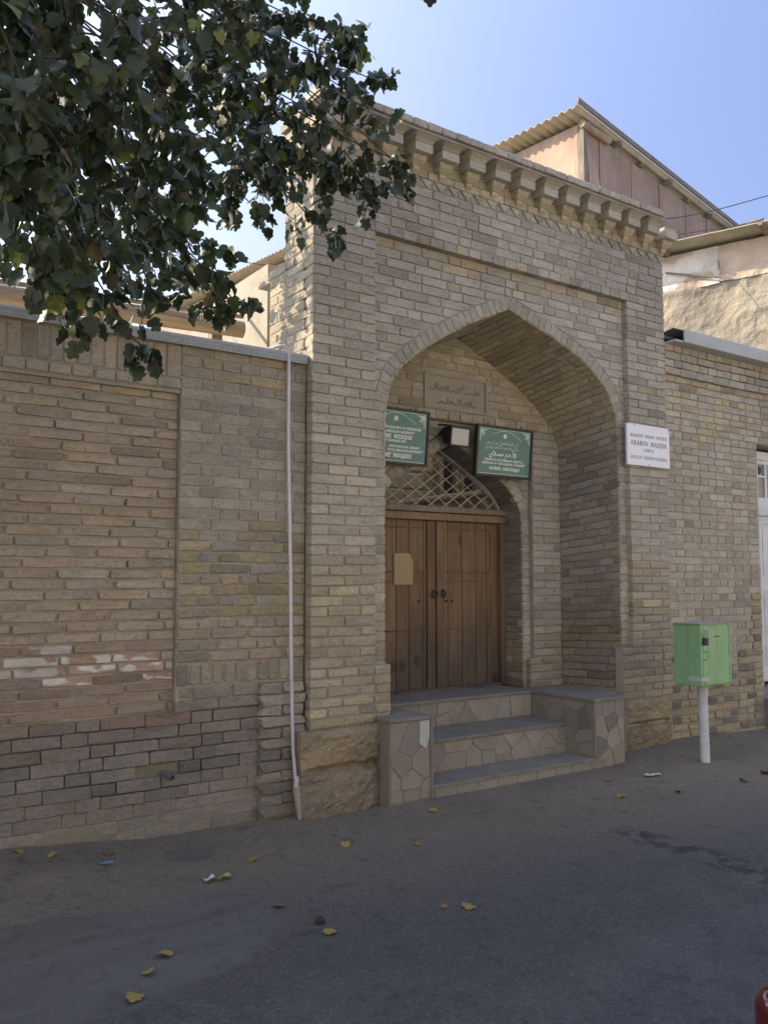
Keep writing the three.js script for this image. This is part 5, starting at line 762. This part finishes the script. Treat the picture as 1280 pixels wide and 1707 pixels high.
{
  srand(71);
  const tree = thing('leafy_tree', 'large leafy tree with dark lobed leaves overhanging the upper left', 'tree', [-4.35, 0, 1.7]);
  const O = new THREE.Vector3(-4.35, 0, 1.7);
  const blobs = [[-2.65,3.82,2.43,0.33,0.9],[-2.7,3.46,2.68,0.27,0.9],[-2.45,3.93,2.43,0.31,0.9],[-2.31,3.91,1.97,0.37,0.6],[-2.69,3.15,2.75,0.21,0.8],[-2.23,3.08,2.05,0.12,0.7],[-1.54,3.45,1.53,0.15,0.8],[-1.24,3.28,1.36,0.08,0.6],[-2.19,2.98,1.81,0.09,0.6],[-0.37,4.58,1.51,0.16,0.7],[-0.07,4.35,1.44,0.1,0.5],[-2.08,2.96,1.71,0.06,0.6],[-1.9,2.9,1.64,0.06,0.6],[-2.45,2.86,2.43,0.06,0.4],[-2.57,3.72,2.5,0.4,1],[-2.2,3.98,2.28,0.44,1],[-1.72,4.34,1.94,0.47,1],[-1.23,4.62,1.57,0.41,0.9],[-2.61,3.29,2.72,0.28,1],[-2.19,3.67,2.1,0.41,1],[-1.73,4.01,1.73,0.43,1],[-1.24,4.32,1.38,0.41,1],[-2.63,3.02,2.7,0.23,1],[-2.35,3.24,2.3,0.29,1],[-1.89,3.61,1.7,0.35,1],[-1.53,3.88,1.5,0.28,0.9],[-1.01,4.16,1.15,0.27,0.7],[-2.58,2.99,2.65,0.12,0.5],[-2.45,2.92,2.6,0.07,0.4],[-2.07,3.21,1.92,0.2,0.9],[-1.68,3.4,1.57,0.2,0.9],[-1.77,3.14,1.55,0.16,0.75],[-1.44,3.28,1.39,0.17,0.85],[-1.29,3.23,1.32,0.09,0.6],[-1.07,4.75,1.75,0.26,0.6],[-0.86,4.63,1.52,0.31,0.75],[-0.68,4.8,1.75,0.12,0.35],[-0.67,4.71,1.68,0.12,0.4],[-0.35,4.69,1.61,0.13,0.4],[-0.58,4.5,1.33,0.24,0.95],[-0.34,4.43,1.3,0.2,0.85],[-0.51,4.24,1.21,0.22,0.9],[-0.23,4.19,1.23,0.14,0.6],[-0.69,4.33,1.16,0.18,0.8],[-0.53,3.89,1.15,0.1,0.6],[-0.09,4.32,1.41,0.09,0.3],[-0.79,4.02,1.19,0.1,0.7],[-1.0,4.49,2.68,0.05,0.4],[-1.11,3.94,1.23,0.13,0.6],[-0.95,4.43,1.33,0.27,0.9],
    // rest of the crown beyond the view, many clumps added to block sky and sun
    [-2.3,5.1,1.6,0.8,0.8],[-1.4,5.6,0.8,0.8,0.7],[-3.2,4.9,2.4,0.9,0.7],[-3.9,5.2,1.4,1.0,0.8],[-3.2,6.2,1.2,1.0,0.7],[-4.6,6.2,2.0,1.0,0.7],[-2.2,6.3,-0.2,0.9,0.6],[-1.05,4.95,-1.4,0.42,0.7],[-1.25,5.5,-1.5,0.4,0.6],[-0.85,4.95,-1.1,0.3,0.9],[-0.8,4.5,-1.15,0.2,1.1],[-6.5,5.5,1.5,1.1,0.8],[-6.2,3.6,0.6,0.9,0.8],[-5.2,6.8,0.3,1.1,0.7],[-6.8,4.2,2.8,1.0,0.8],[-4.6,7.2,1.6,1.0,0.6],[-3.4,4.9,3.9,0.9,0.8],[-2.2,5.4,3.6,0.9,0.8],[-4.6,4.4,3.6,0.9,0.8],[-1.1,5.7,2.9,0.8,0.8],[-3.0,5.2,5.3,0.9,0.8],[-4.9,3.8,2.2,0.8,0.9],[-4.6,3.9,0.2,0.8,0.9],[-5.8,4.2,2.2,0.9,0.9],[-4.3,4.6,-1.2,0.8,0.9],[-5.6,5.2,-1.0,0.9,0.9],[-1.6,5.2,4.6,0.8,0.7],[-5.4,4.1,0.6,0.8,0.8],[-6.3,4.8,-0.3,0.9,0.7],[-4.9,4.9,2.9,0.9,0.6],[-3.9,5.6,-0.6,0.9,0.6],[-5.4,5.4,1.0,0.9,0.6]];
  // trunk and limbs
  const tr = new THREE.CatmullRomCurve3([[0, -0.15, 0], [0.04, 1.0, 0.02], [-0.03, 2.2, -0.02], [0.1, 3.3, 0.0], [0.3, 4.1, -0.1]].map((p) => new THREE.Vector3(...p)));
  const taper = (curve, r0, r1, seg, rad) => { const g = new THREE.TubeGeometry(curve, seg, 1, rad), p = g.attributes.position; for (let i = 0; i <= seg; i++) { const c = curve.getPointAt(i / seg), R = lerp(r0, r1, i / seg); for (let j = 0; j <= rad; j++) { const k = i * (rad + 1) + j, n = R * (rad > 6 ? 0.9 + 0.2 * fbm(i * 0.5, j * 1.1, 6, 2) : 1); p.setXYZ(k, c.x + (p.getX(k) - c.x) * n, c.y + (p.getY(k) - c.y) * n, c.z + (p.getZ(k) - c.z) * n); } } g.computeVertexNormals(); return g; };
  part('trunk', taper(tr, 0.2, 0.12, 40, 14), M.bark, tree);
  const hubs = [[-3.3, 4.75, 1.9], [-3.7, 5.1, 1.0], [-2.7, 5.4, 0.6]].map((p) => new THREE.Vector3(...p));
  for (const h of hubs) part('limb', taper(new THREE.CatmullRomCurve3([tr.getPointAt(0.9), new THREE.Vector3(0.5, 4.3, 0.0).lerp(h.clone().sub(O), 0.4).add(new THREE.Vector3(0, 0.2, 0)), h.clone().sub(O)]), 0.085, 0.035, 20, 10), M.bark, tree);
  const twigs = [], inst = [[], [], [], [], []], cols = [[], [], [], [], []], near = [];
  const up = new THREE.Vector3(0, 1, 0), q = new THREE.Quaternion(), mtx = new THREE.Matrix4();
  const addLeaf = (p, dir, s) => {
    const y = dir.clone().normalize(), nrm = new THREE.Vector3(rr(-1, 1), rr(-0.2, 1.2), rr(-1, 1)); let x = new THREE.Vector3().crossVectors(y, nrm).normalize(); const z = new THREE.Vector3().crossVectors(x, y);
    mtx.makeBasis(x.multiplyScalar(s), y.multiplyScalar(s), z.multiplyScalar(s)).setPosition(p);
    const k = Math.floor(rnd() * 5), t = rnd(), b = rr(0.65, 1.25), c = t < 0.045 ? [0.17, 0.21, 0.035] : t < 0.065 ? [0.13, 0.095, 0.04] : t < 0.3 ? [0.052, 0.072, 0.040] : [0.040, 0.068, 0.025];  // a few leaves coloured bright yellow-green for light glowing through them
    const w = p.clone().add(O), d = w.distanceTo(EYE), sc = w.clone().applyMatrix4(viewProj), vis = Math.abs(sc.x) < 1 && Math.abs(sc.y) < 1;
    near.push({ m: mtx.clone(), k, c: c.map((v) => v * b), score: vis ? s / d : 0 });
  };
  const spray = (start, dir, len, n) => {
    const d = dir.clone(), pts = [start.clone()]; let p = start.clone(); for (let i = 0; i < 5; i++) { d.y -= 0.13; d.x += rr(-0.18, 0.18); d.z += rr(-0.18, 0.18); d.normalize(); p = p.clone().addScaledVector(d, len / 5); pts.push(p); }
    const c = new THREE.CatmullRomCurve3(pts); twigs.push(taper(c, 0.0045, 0.0018, 8, 4));
    for (let i = 0; i < n; i++) { const t = (i + 0.6) / n, a = c.getPointAt(Math.min(1, t)), tg = c.getTangentAt(Math.min(1, t)), out = new THREE.Vector3(rr(-1, 1), rr(-0.9, 0.35), rr(-1, 1)).normalize(), st = a.clone().addScaledVector(out, rr(0.015, 0.045)); twigs.push(bar(a.toArray(), st.toArray(), 0.0012, 3)); addLeaf(st, out.multiplyScalar(0.7).addScaledVector(tg, 0.35).add(new THREE.Vector3(0, rr(-0.9, -0.1), 0)), rr(0.044, 0.092)); }
  };
  blobs.forEach(([x, y, z, r, w], bi) => {
    const c = new THREE.Vector3(x, y, z).sub(O), hub = hubs.reduce((a, b) => a.distanceTo(new THREE.Vector3(x, y, z)) < b.distanceTo(new THREE.Vector3(x, y, z)) ? a : b).clone().sub(O), back = bi >= 50;
    const mid = hub.clone().lerp(c, 0.5).add(new THREE.Vector3(rr(-0.25, 0.25), rr(0.0, 0.35), rr(-0.25, 0.25)));
    const bc = new THREE.CatmullRomCurve3([hub, mid, c.clone().lerp(mid, 0.35).add(new THREE.Vector3(rr(-0.06, 0.06), rr(-0.05, 0.05), rr(-0.06, 0.06))), c]);
    if (!back && w > 0.45) for (let i = 0; i < 3; i++) { const t = rr(0.6, 0.97); spray(bc.getPointAt(t), bc.getTangentAt(t).add(new THREE.Vector3(rr(-0.8, 0.8), rr(-0.6, 0.4), rr(-0.8, 0.8))).normalize(), rr(0.1, 0.2), 8); }
    part('branch', taper(bc, (back ? 0.02 : 0.006) + 0.008 * Math.min(1, r), 0.0035, 16, 6), M.bark, tree);
    const vol = r * r * (1 + r), N = Math.max(2, Math.round((back ? 50 * w : 66 * w * (x > -0.75 ? 0.8 : 1)) * vol + (back ? 6 : 1.4)));
    for (let i = 0; i < N; i++) { const o = new THREE.Vector3(rr(-1, 1), rr(-1, 1), rr(-1, 1)); if (o.lengthSq() > 1) { o.normalize(); } const start = c.clone().addScaledVector(o, r * 0.66), L = Math.min(0.26, 0.09 + r * 0.45); spray(start, o.clone().add(new THREE.Vector3(0.12, 0.0, -0.05)).normalize(), L * rr(0.7, 1.2), Math.round(rr(8, 13))); }
  });
  const tw = part('twig', twigs, M.bark, tree); tw.userData.kind = 'stuff';
  near.sort((a, b) => b.score - a.score);
  const leafMat = new THREE.MeshPhysicalMaterial({ vertexColors: true, roughness: 0.55, transmission: 0.4, thickness: 0, side: THREE.DoubleSide });
  const tones = new Map();
  near.slice(0, 300).forEach((l) => { const key = l.k * 100 + Math.floor(clamp(l.c[1] / 0.25) * 6) * 10 + (l.c[0] > l.c[1] * 1.05 ? 1 : 0); if (!tones.has(key)) tones.set(key, tint(leafShapes[l.k].clone(), ...l.c)); const m = part('leaf', tones.get(key), leafMat, tree); m.matrixAutoUpdate = false; m.matrix.copy(l.m); m.matrix.decompose(m.position, m.quaternion, m.scale); m.matrixAutoUpdate = true; });
  const rest = near.slice(300), instMat = new THREE.MeshPhysicalMaterial({ roughness: 0.55, transmission: 0.4, thickness: 0, side: THREE.DoubleSide });
  leafShapes.forEach((g, k) => { const a = rest.filter((l) => l.k === k), im = new THREE.InstancedMesh(g, instMat, a.length); const cc = new THREE.Color(); a.forEach((l, i) => { im.setMatrixAt(i, l.m); im.setColorAt(i, cc.setRGB(...l.c)); }); im.name = 'foliage'; im.userData.kind = 'stuff'; shade(im); tree.add(im); });
  console.log('leaves', near.length);
}
// ------------------------------------------------------------------ fallen leaves and litter
{
  srand(83);
  const M1 = std({ color: lin(0.27, 0.2, 0.065), side: THREE.DoubleSide, roughness: 0.8 }), M2 = std({ color: lin(0.2, 0.13, 0.055), side: THREE.DoubleSide, roughness: 0.85 }), M3 = std({ color: lin(0.32, 0.25, 0.08), side: THREE.DoubleSide, roughness: 0.8 }), MG = std({ color: lin(0.12, 0.13, 0.05), side: THREE.DoubleSide });
  const leaf = (x, z, s, m, label, rot) => { const o = tag(part('fallen_leaf', leafShapes[Math.floor(rnd() * 5)].clone().translate(0, -0.5, 0), m, scene), label, 'leaf', 'fallen leaves on the ground'); s *= 0.85; o.scale.set(s, s, s * 0.6); o.rotation.set(-Math.PI / 2 + rr(-0.25, 0.25), rr(-0.3, 0.3), rot ?? rr(0, 6)); o.position.set(x, groundY(x, z) + 0.008 + s * 0.1, z); };
  leaf(-1.985, -0.0, 0.075, M1, 'curled yellow leaf at wall foot by the left frame edge'); leaf(-1.834, 0.121, 0.075, M3, 'yellow leaf just right of the leftmost one at wall foot'); leaf(-1.486, 0.155, 0.085, MG, 'dull green leaf near wall foot above the blue wrapper');
  leaf(-0.769, 0.694, 0.085, M1, 'yellow leaf with stalk on road in front of the standpipe'); leaf(-0.149, 0.784, 0.085, M3, 'bright yellow leaf before left plinth stone'); leaf(-1.008, 1.476, 0.075, M2, 'small brown leaf on rough patch edge mid road');
  leaf(-0.948, 1.927, 0.08, M1, 'brownish yellow leaf alone on dark asphalt'); leaf(-1.72, 1.707, 0.085, M1, 'yellow leaf topmost of the three on the cement patch'); leaf(-1.842, 1.845, 0.075, M3, 'middle leaf of the three on the cement patch'); leaf(-1.972, 2.047, 0.095, M1, 'large yellow leaf nearest the camera on the patch edge');
  leaf(0.777, 0.511, 0.085, M3, 'yellow leaf in front of left step block'); leaf(0.25, 1.06, 0.07, M2, 'tiny brown leaf on road before the steps'); leaf(-0.182, 2.048, 0.085, M1, 'yellow leaf in the middle of the asphalt'); leaf(-0.289, 1.984, 0.045, M2, 'leaf scrap left of the yellow leaf mid asphalt');
  leaf(2.294, 0.984, 0.1, M1, 'flat yellow leaf on road right of the steps'); leaf(2.621, 0.593, 0.09, M2, 'brown leaf close to right step block'); leaf(2.805, 1.149, 0.075, M2, 'small brown leaf on dirt before the white post'); leaf(3.579, 1.229, 0.11, M1, 'yellow leaf on the ground right of white post'); leaf(4.011, 1.168, 0.12, M3, 'yellow leaf at right frame edge');
  const crump = (n, x, z, w, d, h, col, label, cat) => { const g = new THREE.PlaneGeometry(w, d, 8, 5); g.rotateX(-Math.PI / 2); const p = g.attributes.position; for (let i = 0; i < p.count; i++) p.setY(i, h * fbm(p.getX(i) * 40 + x * 9, p.getZ(i) * 40, 4, 2)); g.computeVertexNormals(); const o = tag(part(n, g, std({ color: lin(...col), side: THREE.DoubleSide, roughness: 0.4 }), scene), label, cat); o.position.set(x, groundY(x, z) + 0.006, z); o.rotation.y = rr(-0.5, 0.5); };
  crump('candy_wrapper', -1.145, 0.915, 0.075, 0.05, 0.03, [0.6, 0.63, 0.62], 'pale crumpled wrapper end on road beside the green one', 'litter'); crump('candy_wrapper', -1.06, 0.925, 0.08, 0.04, 0.03, [0.3, 0.33, 0.12], 'green and gold candy wrapper on the road', 'litter'); crump('candy_wrapper', -1.583, 0.387, 0.08, 0.035, 0.025, [0.12, 0.28, 0.42], 'small blue candy wrapper near the left wall', 'litter');
  crump('paper_scrap', 3.052, 0.702, 0.16, 0.05, 0.03, [0.62, 0.62, 0.62], 'white paper scrap on the ground before the white post', 'litter');
  const s = new THREE.DodecahedronGeometry(0.022, 1); const p = s.attributes.position; for (let i = 0; i < p.count; i++) { const n = 0.7 + 0.6 * fbm(p.getX(i) * 60, p.getY(i) * 60 + p.getZ(i) * 30, 3, 2); p.setXYZ(i, p.getX(i) * n * 1.3, p.getY(i) * n, p.getZ(i) * n); } s.computeVertexNormals(); const lump = tag(part('black_lump', s, M.dark, scene), 'small black lump on asphalt near the yellow leaves', 'litter'); lump.position.set(-0.935, 0.025, 1.79);
  const st = new THREE.DodecahedronGeometry(0.009, 0), gm = std({ map: stoneMap, color: lin(0.2, 0.18, 0.155) }), N = 1600, im = new THREE.InstancedMesh(st, gm, N), m = new THREE.Matrix4(), e = new THREE.Euler(), qq = new THREE.Quaternion(); im.name = 'gravel'; im.userData.kind = 'stuff';
  for (let i = 0; i < N; i++) { const x = rr(-2.6, 6), edge = rnd() < 0.8, z = edge ? Math.abs(rr(-1, 1) * rr(0, 1)) * 0.8 : rr(0, 3.6), s2 = rr(0.15, edge ? 0.8 : 0.45); e.set(rr(0, 6), rr(0, 6), rr(0, 6)); m.compose(new THREE.Vector3(x, groundY(x, z) + 0.002, z), qq.setFromEuler(e), new THREE.Vector3(s2, s2 * 0.7, s2)); im.setMatrixAt(i, m); im.setColorAt(i, new THREE.Color().setRGB(...[1, 0.95, 0.9].map((v) => v * rr(0.6, 1.25)))); } shade(im); tag(im, 'fine grey gravel scattered along the wall foot and road', 'gravel'); scene.add(im);
}
// ------------------------------------------------------------------ red car whose corner shows at the lower right
{
  const c = thing('red_car', 'dark red parked car, only its rear corner showing at the lower right', 'car', [-1.36, 0, 4.47]);
  const paint = new THREE.MeshPhysicalMaterial({ color: lin(0.035, 0.004, 0.006), roughness: 0.4, clearcoat: 1, clearcoatRoughness: 0.06 });
  const lower = new THREE.Shape(); [[0.02, 0.30], [0.0, 0.5], [0.03, 0.70], [0.12, 0.80], [0.3, 0.86], [1.0, 0.93], [3.0, 0.90], [3.9, 0.82], [4.1, 0.66], [4.12, 0.35], [3.95, 0.24], [3.66, 0.24], [3.58, 0.5], [3.3, 0.6], [3.02, 0.5], [2.94, 0.22], [1.26, 0.22], [1.18, 0.5], [0.9, 0.6], [0.62, 0.5], [0.54, 0.26]].forEach((p, i) => lower[i ? 'lineTo' : 'moveTo'](...p));
  const ex = (s, d, b) => { const g = new THREE.ExtrudeGeometry(s, { depth: d - 2 * b, bevelEnabled: true, bevelSize: b * 0.8, bevelThickness: b, bevelSegments: 5 }); g.translate(0, 0, b); return g; };
  part('body', ex(lower, 1.62, 0.09), paint, c);
  const cab = new THREE.Shape(); [[0.75, 0.93], [1.15, 1.36], [2.3, 1.40], [3.0, 0.93]].forEach((p, i) => cab[i ? 'lineTo' : 'moveTo'](...p)); const cg = ex(cab, 1.42, 0.06); cg.translate(0, 0, 0.1); part('cabin', cg, paint, c);
  const win = new THREE.Shape(); [[0.9, 0.97], [1.2, 1.31], [2.27, 1.34], [2.85, 0.97]].forEach((p, i) => win[i ? 'lineTo' : 'moveTo'](...p)); for (const z of [0.085, 1.53]) { const g = new THREE.ExtrudeGeometry(win, { depth: 0.01, bevelEnabled: false }); g.translate(0, 0, z); part('side_window', g, std({ color: lin(0.02, 0.022, 0.025), roughness: 0.1 }), c); }
  part('bumper', [box(-0.075, 0.12, 0.36, 0.60, 0.03, 1.59, 0.06)], paint, c); part('bumper_strip', [box(-0.085, 0.1, 0.60, 0.632, 0.0, 1.62, 0.014)], M.greyPaint, c);
  for (const z of [0.02, 1.32]) part('tail_lamp', box(-0.04, 0.2, 0.66, 0.83, z - 0.02, z + 0.3, 0.05), new THREE.MeshPhysicalMaterial({ color: lin(0.055, 0.004, 0.005), roughness: 0.2, clearcoat: 1 }), c);
  for (const x of [0.9, 3.3]) for (const z of [0.1, 1.52]) { const w = new THREE.Group(); w.name = 'wheel'; w.position.set(x, 0.3, z); c.add(w); const t = new THREE.TorusGeometry(0.22, 0.085, 12, 28); part('tyre', t, M.dark, w); const r = new THREE.CylinderGeometry(0.17, 0.17, 0.1, 24); r.rotateX(Math.PI / 2); part('rim', r, M.zinc, w); }
}
// ------------------------------------------------------------------ sunlit house across the street, mirrored in the glossy signs
{
  srand(97);
  const h = thing('street_house', 'plain pale plastered house across the street behind the camera', 'house', [0, 0, 9.6]);
  part('wall', [tint(box(-22, 24, -0.1, 6.4, 0, 0.6), 1, 1, 1)], std({ map: plasterMap, bumpMap: plasterBump, bumpScale: 0.02, color: lin(0.82, 0.76, 0.65) }), h);
  for (let x = -18; x < 22; x += 3.4) { part('window', [box(x, x + 1.2, 1.4, 3.0, -0.05, 0.02)], M.whitePaint, h); part('pane', [box(x + 0.1, x + 1.1, 1.5, 2.9, -0.07, -0.051)], std({ color: lin(0.03, 0.035, 0.04), roughness: 0.1 }), h); }
  part('roof', box(-22.5, 24.5, 6.4, 6.55, -0.3, 1), M.sheet, h);
}
renderer.render(scene, camera);
